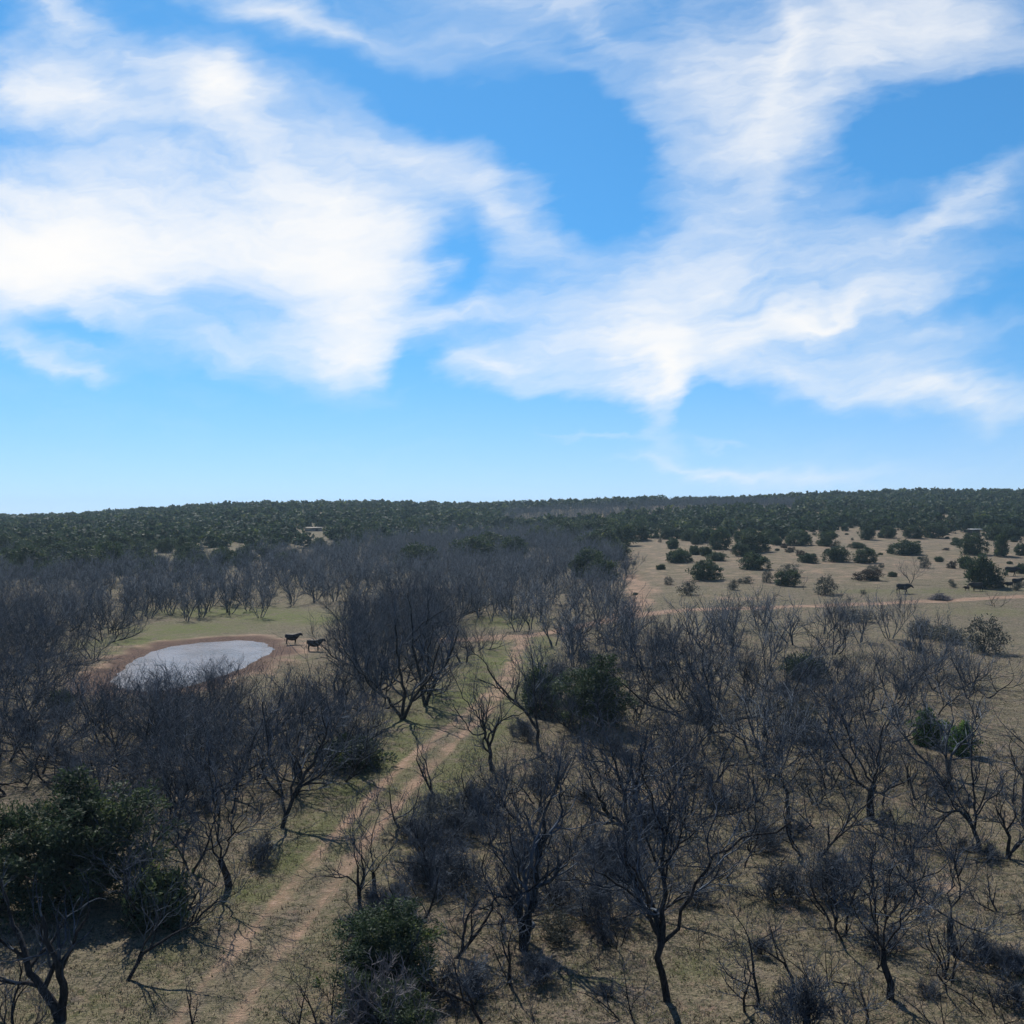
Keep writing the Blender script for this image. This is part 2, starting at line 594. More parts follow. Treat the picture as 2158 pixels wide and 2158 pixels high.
M_GROUND = mat_ground()
M_WATER = mat_water()
M_BARK = mat_bark('mesquite_bark', rgb(0.016, 0.015, 0.015), rgb(0.052, 0.048, 0.047))
M_TWIG = mat_bark('mesquite_twigs', rgb(0.026, 0.034, 0.046), rgb(0.135, 0.160, 0.192), 2.0)
M_PALE = mat_bark('pale_twigs', rgb(0.13, 0.12, 0.12), rgb(0.25, 0.235, 0.23), 2.0)  # paler twigs: sunlit brightness put into the colour, with dead wood's own grey
M_JBARK = mat_bark('juniper_bark', rgb(0.050, 0.036, 0.028), rgb(0.11, 0.085, 0.07))
M_JUN = mat_leaf('juniper_foliage', rgb(0.020, 0.040, 0.022), rgb(0.066, 0.104, 0.042), rgb(0.170, 0.200, 0.048))
M_SAGE = mat_leaf('grey_shrub_leaves', rgb(0.045, 0.052, 0.046), rgb(0.105, 0.112, 0.095), rgb(0.14, 0.135, 0.11))
M_RUST = mat_leaf('browned_juniper_foliage', rgb(0.030, 0.022, 0.018), rgb(0.060, 0.045, 0.034), rgb(0.07, 0.055, 0.03))
M_GREENJUN = mat_leaf('fresh_juniper_foliage', rgb(0.034, 0.085, 0.022), rgb(0.115, 0.215, 0.045), rgb(0.210, 0.320, 0.060))
M_BLADE = mat_blade()


# ------------------------------------------------------------------ ground, pond, track, road
def graded(lo, hi, fine_lo, fine_hi, step, grow):
    mid = np.arange(fine_lo, fine_hi + 1e-6, step)
    up = [fine_hi]; s = step
    while up[-1] < hi:
        s *= grow; up.append(up[-1] + s)
    dn = [fine_lo]; s = step
    while dn[-1] > lo:
        s *= grow; dn.append(dn[-1] - s)
    return np.r_[dn[:0:-1], mid, up[1:]]


def dirt_field(x, y):
    dt = poly_dist(x, y, TRACK)
    rut = np.exp(-((dt - 0.80) / 0.45) ** 2) * 0.55 + np.exp(-(dt / 1.6) ** 4) * 0.19
    far = smoothstep(y, 45, 95)
    rut = rut * (1 - far) + far * np.exp(-(dt / 1.35) ** 2) * 0.62
    fade = 0.72 + 0.28 * smoothstep(y, 24, 46)
    rd = poly_dist(x, y, ROAD)
    road = np.exp(-(rd / 2.0) ** 4) * 0.66
    sp = poly_dist(x, y, SPUR)
    spur = np.exp(-(sp / 3.6) ** 2) * 0.62
    a = np.maximum.reduce([rut * fade, road, spur])
    for (px, py, rx, ry, w) in PATCHES:
        gx, gy, _ = ground_at_px(px, py)
        a = np.maximum(a, w * np.exp(-(((x - gx) / rx) ** 2 + ((y - gy) / ry) ** 2)))
    a = np.maximum(a, 0.42 * smoothstep(y, 110, 170) * smoothstep(x / np.maximum(y, 1), -0.1, 0.12))
    return a


PATCHES = [(1060, 1345, 6, 5, 0.62), (1985, 1868, 1.4, 1.1, 0.62), (1360, 1245, 5, 8, 0.6), (1560, 1262, 9, 5, 0.5), (1780, 1228, 6, 4, 0.46),
           (1500, 1255, 8, 4, 0.45), (2010, 1222, 8, 2, 0.45), (1950, 1355, 4, 3, 0.42), (1850, 1215, 8, 2, 0.4), (1640, 1160, 10, 8, 0.36),
           (235, 1385, 3.0, 4, 0.55), (470, 1988, 1.2, 1.0, 0.5), (370, 1780, 1.3, 1.6, 0.45), (2090, 1320, 5, 6, 0.36), (1930, 1900, 1.6, 1.2, 0.42), (1700, 1990, 1.6, 0.9, 0.36), (1430, 1880, 1.4, 1.2, 0.34), (1600, 1800, 2.2, 1.6, 0.34), (2080, 1650, 2.5, 2.2, 0.36),
           (840, 1535, 1.4, 2.5, 0.42), (1810, 1960, 1.4, 1.4, 0.36), (655, 1355, 2.5, 4, 0.62), (180, 1420, 3, 5, 0.5), (2040, 1550, 2, 4, 0.34)]


def green_field(x, y):
    dt = poly_dist(x, y, TRACK)
    g = np.exp(-((dt - 2.4) / 1.9) ** 2) * 0.75 * smoothstep(y, 30, 52)
    g = np.maximum(g, 0.32 * np.exp(-((dt - 2.0) / 2.2) ** 2))
    for (px, py, rx, ry, w) in GREENS:
        gx, gy, _ = ground_at_px(px, py)
        g = np.maximum(g, w * np.exp(-(((x - gx) / rx) ** 2 + ((y - gy) / ry) ** 2)))
    g = np.maximum(g, 0.22 * smoothstep(y, 120, 180))
    return np.maximum(g, 0.22)


GREENS = [(400, 1325, 10, 9, 1.0), (580, 1300, 9, 10, 1.0), (660, 1305, 7, 8, 0.95), (250, 1370, 4, 5, 0.75), (1060, 1395, 5, 8, 1.0), (1060, 1310, 6, 9, 0.9),
          (960, 1470, 5, 6, 0.95), (880, 1520, 4, 5, 0.8), (760, 1660, 3.2, 4, 0.85), (690, 1740, 3, 3, 0.7), (540, 1880, 1.6, 1.5, 0.8), (2000, 1245, 16, 5, 0.6), (2100, 1290, 12, 6, 0.5),
          (1850, 1245, 10, 4, 0.55), (330, 2020, 1.2, 1.0, 0.6), (150, 2120, 1.5, 1.2, 0.6), (1240, 2060, 2, 1.5, 0.45), (1460, 2040, 1.6, 1.4, 0.5), (1560, 2000, 1.2, 1, 0.5),
          (1850, 1720, 2, 2, 0.5), (2130, 1790, 2.5, 2, 0.5), (150, 1185, 30, 30, 0.55), (620, 1390, 3, 3, .5), (300, 1350, 8, 8, 1.0), (480, 1290, 14, 8, 1.0), (1000, 1430, 3, 8, 0.9), (690, 1800, 1.6, 2, 0.6), (620, 1800, 1.8, 3, 0.8), (800, 1600, 3, 5, 0.9), (1250, 1190, 15, 10, 0.4)]


def build_ground():
    xs = graded(-1500, 1500, -62, 78, 0.55, 1.045)
    ys = graded(-120, 1800, 22, 150, 0.55, 1.035)
    X, Y = np.meshgrid(xs, ys)
    x, y = X.ravel(), Y.ravel()
    z = z_at(x, y)
    dt = poly_dist(x, y, TRACK)
    rut = np.exp(-((dt - 0.80) / 0.35) ** 2) * (1 - smoothstep(y, 60, 90))
    z = z - 0.05 * rut
    nx, ny = len(xs), len(ys)
    idx = np.arange(nx * ny).reshape(ny, nx)
    f = np.stack([idx[:-1, :-1], idx[:-1, 1:], idx[1:, 1:], idx[1:, :-1]], -1).reshape(-1, 4)
    sd = np.full(len(x), 99.0)
    k = (x > -70) & (x < 10) & (y > 50) & (y < 180)
    sd[k] = poly_sd(x[k], y[k], POND)
    wob = np.sin(x * 0.9 + 1.3 * np.sin(y * 0.5)) * np.sin(y * 0.6 + x * 0.3)
    mud = np.exp(-(np.maximum(sd + 0.9 * wob, 0) / 3.3) ** 2) * 0.80
    dirt = np.maximum(dirt_field(x, y), np.exp(-(np.maximum(sd + 1.2 * wob, 0) / 6.6) ** 2) * 0.62)
    green = green_field(x, y)
    me = mesh_np('ground', np.c_[x, y, z], f, M_GROUND, True, {'dirt': dirt, 'green': green, 'mud': mud})
    tag(link('ground', me), 'dry tan winter grassland rolling away to scrub hills', 'ground', kind='structure')


def build_strip(name, path, half, lift, label, cat):
    """a worn way laid a few millimetres over the ground, its edges ragged"""
    rng = np.random.default_rng(len(path))
    p = path
    tg = np.gradient(p, axis=0)
    tg /= np.linalg.norm(tg, axis=1)[:, None]
    nr = np.c_[-tg[:, 1], tg[:, 0]]
    m = 9
    V = []
    wob = np.convolve(rng.normal(0, 0.22, len(p) + 8), np.ones(9) / 9 * 2, 'valid')
    for j in range(m):
        t = (j / (m - 1) * 2 - 1)
        q = p + nr * (t * (half + wob))[:, None]
        z = z_at(q[:, 0], q[:, 1])
        dt = poly_dist(q[:, 0], q[:, 1], TRACK)
        z = z - 0.05 * np.exp(-((dt - 0.80) / 0.35) ** 2) * (1 - smoothstep(q[:, 1], 60, 90))
        V.append(np.c_[q, z + lift])
    V = np.stack(V, 1)
    n = len(p)
    idx = np.arange(n * m).reshape(n, m)
    f = np.stack([idx[:-1, :-1], idx[1:, :-1], idx[1:, 1:], idx[:-1, 1:]], -1).reshape(-1, 4)
    v = V.reshape(-1, 3)
    x, y = v[:, 0], v[:, 1]
    me = mesh_np(name, v, f, M_GROUND, True, {'dirt': dirt_field(x, y), 'green': green_field(x, y), 'mud': np.zeros(len(x))})
    tag(link(name, me), label, cat, kind='structure')


def build_pond():
    c = POND.mean(0)
    ring = c + (POND - c) * 1.03
    k = 9
    V = [np.r_[c, -0.05]]
    for i in range(1, k + 1):
        V += [np.r_[q, -0.05] for q in c + (ring - c) * (i / k)]
    n = len(ring)
    tri = np.array([[0, 1 + j, 1 + (j + 1) % n] for j in range(n)])
    qd = np.array([[1 + (i - 1) * n + j, 1 + i * n + j, 1 + i * n + (j + 1) % n, 1 + (i - 1) * n + (j + 1) % n] for i in range(1, k) for j in range(n)])
    me = mesh_np('pond_water', np.array(V), [tri, qd], M_WATER, True)
    tag(link('pond_water', me), 'small muddy stock pond reflecting the pale sky', 'pond', kind='structure')


build_ground()
build_pond()
build_strip('dirt_track', TRACK, 1.75, 0.012, 'two rut dirt track running up through the bare mesquite', 'track')
build_strip('sandy_road', ROAD, 2.4, 0.016, 'sandy red ranch road crossing the open field', 'road')

# ------------------------------------------------------------------ bare trees
def unit(v):
    return v / (np.linalg.norm(v) + 1e-12)


def tube_batch(lines, sides):
    """lines: list of (pts k x 3, radii k); all with the same k"""
    P = np.array([l[0] for l in lines]); Rr = np.array([l[1] for l in lines])
    n, k, _ = P.shape
    T = np.gradient(P, axis=1)
    T /= np.linalg.norm(T, axis=2)[..., None] + 1e-9
    ref = np.where(np.abs(T[..., 2:3]) < 0.8, np.array([0, 0, 1.0]), np.array([1.0, 0, 0]))
    ref = np.broadcast_to(ref[:, :1], T.shape)
    A = np.cross(T, ref)
    bad = np.linalg.norm(A, axis=2) < 0.15
    A[bad] = np.cross(T[bad], np.array([0.3, 1.0, 0.2]))
    A /= np.linalg.norm(A, axis=2)[..., None]
    B = np.cross(T, A)
    ang = np.arange(sides) / sides * 2 * np.pi
    V = P[:, :, None] + Rr[:, :, None, None] * (np.cos(ang)[None, None, :, None] * A[:, :, None] + np.sin(ang)[None, None, :, None] * B[:, :, None])
    idx = np.arange(n * k * sides).reshape(n, k, sides)
    nx = np.roll(idx, -1, axis=2)
    f = np.stack([idx[:, :-1], nx[:, :-1], nx[:, 1:], idx[:, 1:]], -1).reshape(-1, 4)
    return V.reshape(-1, 3), f


def tubes(lines, sides_of):
    """one vertex and face array for many polylines (level, pts, radii)"""
    buckets = {}
    for lv, p, r in lines:
        buckets.setdefault((len(p), sides_of(lv)), []).append((p, r))
    V, Fs, off = [], [], 0
    for (k, s), ls in buckets.items():
        v, f = tube_batch(ls, s)
        V.append(v); Fs.append(f + off); off += len(v)
    return np.concatenate(V), np.concatenate(Fs)


class Tree:
    def __init__(self, seed, **kw):
        self.rg = np.random.default_rng(seed)
        self.lines = []
        self.kw = dict(levels=4, kink=0.25, up=0.11, ratio=0.70, ang=(24, 58), dens=1.0, seg=0.20, tipup=0.09, twig_r=0.0085, gravity=0.0)
        self.kw.update(kw)

    def limb(self, p, d, L, r, lv):
        rg, k = self.rg, self.kw
        seg = k['seg'] * (1.5 if lv == 0 else 1.0)
        n = int(np.clip(round(L / seg), 2, 12))
        pts = [np.array(p, float)]
        d = unit(np.array(d, float))
        kink = k['kink'] * (1.0 if lv else 0.75)
        for i in range(n):
            d = unit(d + rg.normal(0, kink, 3) + np.array([0, 0, k['up'] if lv < 3 else k['tipup']]))
            if pts[-1][2] + d[2] * L / n < 0.15:
                d[2] = abs(d[2]) * 0.5 + 0.1
            pts.append(pts[-1] + d * L / n)
        return np.array(pts)

    def grow(self, pts, r0, lv, L):
        rg, k = self.rg, self.kw
        n = len(pts)
        last = lv >= k['levels']
        t = np.linspace(0, 1, n)
        rad = r0 * (1 - (0.62 if not last else 0.55) * t)
        self.lines.append((lv, pts, rad))
        if last:
            return
        cnt = {0: 5, 1: 5.5, 2: 4.4, 3: 2.6}.get(lv, 3) * k['dens']
        cnt = int(cnt + rg.random())
        seglen = np.linalg.norm(np.diff(pts, axis=0), axis=1).sum()
        t0 = 0.26 if lv == 0 else 0.15
        for j in range(cnt):
            tt = t0 + (1 - t0) * ((j + rg.random()) / cnt)
            if j >= cnt - 1:
                tt = 1.0
            fi = tt * (n - 1)
            i = min(int(fi), n - 2)
            p = pts[i] + (pts[i + 1] - pts[i]) * (fi - i)
            d0 = unit(pts[i + 1] - pts[i])
            a = R(rg.uniform(*k['ang'])) * (0.5 if tt == 1.0 else 1.0)
            q = rg.normal(0, 1, 3); q[2] += 0.35
            q = unit(q - d0 * np.dot(q, d0))
            d = d0 * math.cos(a) + q * math.sin(a)
            Lc = seglen * k['ratio'] * rg.uniform(0.6, 1.15) * (1.15 - 0.35 * tt)
            Lc = max(Lc, 0.18)
            rc = min(r0 * (1 - 0.62 * tt) * rg.uniform(0.58, 0.85), r0 * 0.75)
            rc = max(rc, k['twig_r'] * 1.35)
            if lv + 1 >= k['levels']:
                rc = k['twig_r'] * rg.uniform(0.7, 1.2)
            self.grow(self.limb(p, d, Lc, rc, lv + 1), rc, lv + 1, Lc)

    def meshes(self, name, split=2, bark=None, twig=None):
        a = [l for l in self.lines if l[0] < split]
        b = [l for l in self.lines if l[0] >= split]
        ms = []
        for part, ls, mt, sm in (('trunk', a, bark or M_BARK, True), ('crown', b, twig or M_TWIG, False)):
            v, f = tubes(ls, lambda lv: 7 if lv == 0 else (5 if lv == 1 else 3))
            ms.append(mesh_np(name + '_' + part, v, f, mt, sm))
        return ms

    def extent(self):
        pts = np.concatenate([l[1] for l in self.lines])
        return pts


def mesquite(seed, H=5.0, stems=3, lean=(8, 40), spread=1.0, **kw):
    t = Tree(seed, **kw)
    rg = t.rg
    a0 = rg.uniform(0, 360)
    for i in range(stems):
        az = R(a0 + 360 * i / stems + rg.uniform(-35, 35))
        tl = R(rg.uniform(*lean))
        d = np.array([math.cos(az) * math.sin(tl) * spread, math.sin(az) * math.sin(tl) * spread, math.cos(tl)])
        L = H * rg.uniform(0.42, 0.56)
        r0 = 0.020 * H * rg.uniform(0.75, 1.2) / (stems ** 0.25)
        base = np.array([math.cos(az), math.sin(az), 0]) * (0.05 if stems > 1 else 0) * H * 0.35
        base[2] = -0.25
        pts = t.limb(base, d, L, r0, 0)
        t.grow(pts, r0, 0, L)
    return t


def settle(t, H):
    """scale a finished tree to height H"""
    top = np.percentile(t.extent()[:, 2], 99.5)
    s = H / top
    t.lines = [(lv, p * s, r) for lv, p, r in t.lines]
    return t


def shrub_tree(seed, H=1.6, stems=16, **kw):
    t = Tree(seed, levels=3, kink=0.28, up=0.06, ratio=0.62, seg=0.16, **kw)
    rg = t.rg
    for i in range(stems):
        az = rg.uniform(0, 2 * np.pi)
        tl = R(rg.uniform(5, 82))
        d = np.array([math.cos(az) * math.sin(tl), math.sin(az) * math.sin(tl), math.cos(tl)])
        L = H * rg.uniform(0.45, 0.75)
        b = np.array([rg.normal(0, 0.18), rg.normal(0, 0.18), -0.05])
        t.grow(t.limb(b, d, L, 0.02, 0), rg.uniform(0.010, 0.02), 0, L)
    return t


# ------------------------------------------------------------------ evergreens
def leaf_quads(centers, normals, size, rg, aspect=0.45, facing=0.45):
    n = len(centers)
    a = normals + rg.normal(0, 0.45, (n, 3))
    # some sprays lie across the crown's surface, the others stand out of it
    fl = rg.random(n) < facing
    q0 = rg.normal(0, 1, (n, 3))
    across = np.cross(a, q0)
    across /= np.linalg.norm(across, axis=1)[:, None] + 1e-9
    keep_n = a / (np.linalg.norm(a, axis=1)[:, None] + 1e-9)
    a = np.where(fl[:, None], across, a)
    a /= np.linalg.norm(a, axis=1)[:, None]
    q = rg.normal(0, 1, (n, 3))
    q = np.where(fl[:, None], keep_n, q)
    b = np.cross(a, q); b /= np.linalg.norm(b, axis=1)[:, None] + 1e-9
    s = (size * rg.uniform(0.6, 1.35, n))[:, None]
    w = s * aspect
    v = np.stack([centers - a * s * 0.2, centers + b * w * 0.5 + a * s * 0.35, centers + a * s, centers - b * w * 0.5 + a * s * 0.35], 1)
    f = np.arange(n * 4).reshape(n, 4)
    return v.reshape(-1, 3), f


def juniper(seed, w=3.0, h=2.6, clumps=70, per=34, size=0.22, rag=0.28, low=0.05, heads=1, facing=0.45, aspect=0.45, crad=(0.09, 0.19)):
    """crown of leaf sprays in uneven clumps, and a short forked trunk"""
    rg = np.random.default_rng(seed)
    hd = [(rg.uniform(-0.25, 0.25) * w, rg.uniform(-0.25, 0.25) * w, rg.uniform(0.75, 1.0) * h, rg.uniform(0.6, 1.0) * w) for _ in range(heads)]
    hd[0] = (0, 0, h, w) if heads == 1 else (hd[0][0], hd[0][1], h, w * (0.75 if heads < 4 else 0.5))
    if heads >= 4:
        hd = [(a * 1.15, b * 1.15, c * (1.0 if i == 0 else rg.uniform(0.72, 1.0)), d * 0.62) for i, (a, b, c, d) in enumerate(hd)]
    cc, nn, tone, rad = [], [], [], []
    for i in range(clumps):
        hx, hy, hh, ww = hd[rg.integers(len(hd))]
        th = rg.uniform(0, 2 * np.pi)
        v = rg.uniform(low, 0.97)
        prof = (0.55 + 0.45 * math.sin(min(v * 1.9 + 0.35, math.pi * 0.5))) * math.sqrt(max(0.0, 1 - max(0, (v - 0.35) / 0.65) ** 2.2))
        rr = ww * 0.5 * prof * (0.55 + 0.45 * math.sqrt(rg.random())) * (1 + rg.normal(0, rag * 0.5))
        cc.append((hx + math.cos(th) * rr, hy + math.sin(th) * rr, v * hh * (1 + rg.normal(0, 0.05))))
        nn.append((math.cos(th) * 0.8, math.sin(th) * 0.8, 0.35 + v))
        tone.append(np.clip(rg.normal(0.40, 0.22), 0, 1))
        rad.append(w * rg.uniform(*crad))
    cc, nn, tone, rad = map(np.array, (cc, nn, tone, rad))
    k = np.repeat(np.arange(clumps), per)
    off = rg.normal(0, 1, (len(k), 3))
    off /= np.linalg.norm(off, axis=1)[:, None]
    off *= (rg.random(len(k)) ** 0.45)[:, None] * rad[k][:, None]
    off[:, 2] *= 0.8
    c = cc[k] + off
    c[:, 2] = np.maximum(c[:, 2], 0.02)
    nrm = nn[k] * 0.7 + off / rad[k][:, None] * 0.9
    nrm /= np.linalg.norm(nrm, axis=1)[:, None]
    v, f = leaf_quads(c, nrm, np.full(len(k), size), rg, aspect, facing)
    tn = np.clip(tone[k] + rg.normal(0, 0.13, len(k)), 0, 1)
    return v, f, np.repeat(tn, 4), cc


def juniper_meshes(name, seed, mat=None, trunk_r=0.09, **kw):
    v, f, tn, cc = juniper(seed, **kw)
    crown = mesh_np(name + '_crown', v, f, mat or M_JUN, False, {'tone': tn})
    rg = np.random.default_rng(seed + 999)
    lines = []
    w, h = kw.get('w', 3.0), kw.get('h', 2.6)
    for i in range(7):
        tgt = cc[rg.integers(len(cc))] * np.array([0.8, 0.8, 0.9])
        p = np.linspace([rg.normal(0, 0.06), rg.normal(0, 0.06), -0.15], tgt, 6)
        p[1:-1] += rg.normal(0, 0.05 * w / 3, (4, 3))
        p[1:4, :2] *= 0.6
        lines.append((0, p, np.linspace(trunk_r, trunk_r * 0.25, 6)))
    tv, tf = tubes(lines, lambda lv: 6)
    trunk = mesh_np(name + '_trunk', tv, tf, M_JBARK, True)
    return trunk, crown

# ------------------------------------------------------------------ prototypes
BARE = {}        # style -> list of (trunk mesh, crown mesh, height, width)


def proto(t, name, H, **mk):
    settle(t, H)
    e = t.extent()
    w = np.percentile(np.abs(e[:, :2]), 98) * 2
    a, b = t.meshes(name, **mk)
    return a, b, H, w


def make_protos():
    full, fan, slim, low = [], [], [], []
    for s in range(5):
        full.append(proto(mesquite(100 + s, 5, stems=[4, 5, 3, 6, 4][s], lean=(20, 60), spread=1.2, dens=0.86), 'mesquite_full', 5.0))
    for s in range(4):
        fan.append(proto(mesquite(200 + s, 5, stems=[4, 5, 3, 6][s], lean=(12, 46), dens=0.80, up=0.14, ang=(20, 50)), 'mesquite_fan', 5.0))
    for s in range(4):
        slim.append(proto(mesquite(300 + s, 4, stems=[1, 2, 2, 1][s], lean=(4, 26), dens=0.78, up=0.10, kink=0.22), 'mesquite_slim', 4.0))
    for s in range(3):
        low.append(proto(mesquite(400 + s, 2.4, stems=[2, 1, 3][s], lean=(10, 40), dens=0.66, levels=3, kink=0.24), 'mesquite_sapling', 2.4))
    lean = [proto(mesquite(500 + s, 3, stems=1, lean=(48, 62), dens=0.66, up=0.02, kink=0.2), 'mesquite_leaning', 3.0) for s in range(2)]
    BARE.update(full=full, fan=fan, slim=slim, sapling=low, leaning=lean)


make_protos()
SHRUB = {'grey': [], 'pale': []}
for s in range(3):
    t_ = settle(shrub_tree(600 + s, 1.6, 15), 1.5)
    a_, b_ = t_.meshes('brush_shrub', 1)
    SHRUB['grey'].append((a_, b_, 1.5, np.percentile(np.abs(t_.extent()[:, :2]), 98) * 2))
t_ = settle(shrub_tree(650, 2.0, 20, dens=1.0), 2.0)
a_, b_ = t_.meshes('pale_shrub', 1, M_PALE, M_PALE)
SHRUB['pale'].append((a_, b_, 2.0, np.percentile(np.abs(t_.extent()[:, :2]), 98) * 2))

JUN = {'near': [], 'field': [], 'low': [], 'grey': [], 'rust': []}
for s in range(3):
    JUN['near'].append((*juniper_meshes('juniper_near', 700 + s, w=4.2, h=4.4, clumps=430, per=70, size=0.115, heads=7, low=0.10, rag=0.8, crad=(0.05, 0.10)), 4.4, 4.2))
for s in range(5):
    JUN['field'].append((*juniper_meshes('juniper', 720 + s, w=3.4, h=2.8, clumps=125, per=40, size=0.24, heads=[1, 2, 1, 3, 2][s], rag=0.4), 2.8, 3.4))
for s in range(3):
    JUN['low'].append((*juniper_meshes('low_juniper', 740 + s, w=2.6, h=1.5, clumps=105, per=40, size=0.19, heads=[2, 1, 2][s], rag=0.5, low=0.02, trunk_r=0.05), 1.5, 2.6))
for s in range(2):
    JUN['grey'].append((*juniper_meshes('grey_shrub', 760 + s, M_SAGE, w=2.6, h=2.0, clumps=80, per=26, size=0.15, heads=2, rag=0.6, low=0.05, trunk_r=0.04), 2.0, 2.6))
JUN['fresh'] = [(*juniper_meshes('fresh_juniper', 790 + s, M_GREENJUN, w=2.4, h=2.0, clumps=120, per=46, size=0.15, heads=4, rag=0.6, low=0.03, trunk_r=0.05, crad=(0.07, 0.13)), 2.0, 2.4) for s in range(2)]
JUN['rust'].append((*juniper_meshes('browned_juniper', 780, M_RUST, w=2.4, h=1.6, clumps=70, per=34, size=0.18, heads=2, rag=0.5, low=0.03, trunk_r=0.05), 1.6, 2.4))

# ------------------------------------------------------------------ placing
RG = np.random.default_rng(77)
THINGS = []       # root, kind word, px, py, height m, explicit label?
CLEAR = [(270, 1400), (330, 1382), (390, 1372), (450, 1366), (520, 1364), (555, 1362), (470, 1380), (540, 1378), (400, 1388),
         (612, 1343), (650, 1358), (250, 1372), (300, 1345), (400, 1320), (500, 1300), (590, 1285), (660, 1283), (560, 1320), (660, 1330),
         (212, 1395), (590, 1350), (580, 1405),
         (1000, 1345), (1050, 1343), (1110, 1343), (1030, 1318), (1060, 1385), (1020, 1395), (1075, 1430), (1060, 1455), (1030, 1480), (985, 1515), (945, 1550), (905, 1585),
         (860, 1632), (810, 1684), (760, 1742), (715, 1795), (665, 1850), (610, 1915), (565, 1985), (520, 2040), (470, 2110), (430, 2150), (700, 1690), (660, 1740), (640, 1800), (560, 1880),
         (500, 1960), (400, 2060), (330, 2110), (300, 2010), (560, 2080), (760, 1640), (900, 1505), (960, 1470), (2100, 1285), (2130, 1330), (2110, 1390), (2000, 1290), (1900, 1275), (1800, 1280), (1700, 1285),
         (1560, 1270), (1450, 1275), (1370, 1240), (1340, 1220), (1985, 1868), (1969, 1545), (1940, 1555), (1990, 1510), (1960, 1515), (2028, 1545), (2050, 1570), (1560, 1850), (1230, 2080)]


def place(kind, src, x, y, z, sc, rz=None, px=None, label=None, cat=None, group=None, parts=('trunk', 'crown')):
    rz = RG.uniform(0, 2 * np.pi) if rz is None else rz
    root = link(kind, None, None, (x, y, z), rz, sc)
    root.empty_display_size = 0.2
    for nm, me in zip(parts, src[:2]):
        link(nm, me, root)
    tag(root, label, cat, group)
    hh = (sc if isinstance(sc, (int, float)) else sc[2]) * src[2]
    THINGS.append([root, kind, *(px or to_px(x, y, z)), hh, label, y])
    return root


BASES = []     # x, y of every bare tree


def bare_px(px, py, hpx, style='full', label=None, wpx=None, var=None, rz=None):
    x, y, z = ground_at_px(px, py)
    lib = BARE[style]
    src = lib[RG.integers(len(lib)) if var is None else var]
    h = hpx / F * y
    s = h / src[2]
    sx = s
    if wpx:
        sx = float(np.clip(wpx / F * y / src[3], s * 0.7, s * 1.6))
    BASES.append((x, y))
    return place('mesquite_tree', src, x, y, z, (sx, sx, s), rz, (px, py), label, 'tree', 'bare mesquite trees')


def custom(px, py, stems, label, r0=0.11, seed=1, levels=3, dens=1.0, depth=0.35, **kw):
    """a tree whose main limbs follow the ones in the photograph; the limbs wander in depth as well"""
    x, y, z = ground_at_px(px, py)
    sc = y / F
    k = dict(levels=levels + 1, dens=dens, ratio=0.58, kink=0.2, up=0.08)
    k.update(kw)
    t = Tree(seed, **k)
    rg = t.rg
    made = []
    for si, st in enumerate(stems):
        p2 = np.array(st, float)
        s = np.r_[0, np.cumsum(np.linalg.norm(np.diff(p2, axis=0), axis=1))]
        n = int(np.clip(s[-1] * sc / 0.28, 4, 12))
        tt = np.linspace(0, s[-1], n)
        X = np.interp(tt, s, p2[:, 0]) * sc
        Z = np.interp(tt, s, p2[:, 1]) * sc
        Y = np.cumsum(np.r_[0, rg.normal(rg.normal(0, depth) * 0.32, 0.07, n - 1)])
        rr = r0
        if made and not (st[0][0] == 0 and st[0][1] == 0):
            P, Rr = min(((P, Rr) for P, Rr in made), key=lambda q: np.min(np.hypot(q[0][:, 0] - X[0], q[0][:, 2] - Z[0])))
            j = int(np.argmin(np.hypot(P[:, 0] - X[0], P[:, 2] - Z[0])))
            Y += P[j, 1]
            X[0], Z[0] = P[j, 0], P[j, 2]
            Y[0] = P[j, 1]
            rr = max(Rr[j] * 0.70, 0.02)
        if st[0] == (0, 0):
            Z[0] -= 0.2
        pts = np.c_[X, Y, Z]
        pts[1:-1] += rg.normal(0, 0.045, (n - 2, 3))
        L = np.linalg.norm(np.diff(pts, axis=0), axis=1).sum()
        made.append((pts, rr * (1 - 0.62 * np.linspace(0, 1, n))))
        if si == 0 and L < 2.2 and sum(1 for q in stems if q[0] == (0, 0)) == 1:
            t.lines.append((0, pts, rr * (1 - 0.3 * np.linspace(0, 1, n))))
        else:
            t.grow(pts, rr, 0 if si == 0 else 1, L)
    a, b = t.meshes('mesquite', 2)
    BASES.append((x, y))
    H = t.extent()[:, 2].max()
    return place('mesquite_tree', (a, b, H), x, y, z, 1.0, 0.0, (px, py), label, 'tree', 'bare mesquite trees')


def jun_px(px, py, wpx, hpx, style='field', label=None, var=None, group=None, cat='juniper', kind='juniper_tree'):
    x, y, z = ground_at_px(px, py)
    lib = JUN[style]
    src = lib[RG.integers(len(lib)) if var is None else var]
    sx = wpx / F * y / src[3]
    sz = hpx / F * y / src[2]
    return place(kind, src, x, y, z - 0.03, (sx, sx, sz), None, (px, py), label, cat, group or 'junipers')


def shrub_px(px, py, wpx, hpx, style='grey', label=None):
    x, y, z = ground_at_px(px, py)
    src = SHRUB[style][RG.integers(len(SHRUB[style]))]
    sx = wpx / F * y / src[3]
    sz = hpx / F * y / src[2]
    return place('brush_shrub', src, x, y, z, (sx, sx, sz), None, (px, py), label, 'shrub', 'leafless brush shrubs', ('stems', 'crown'))


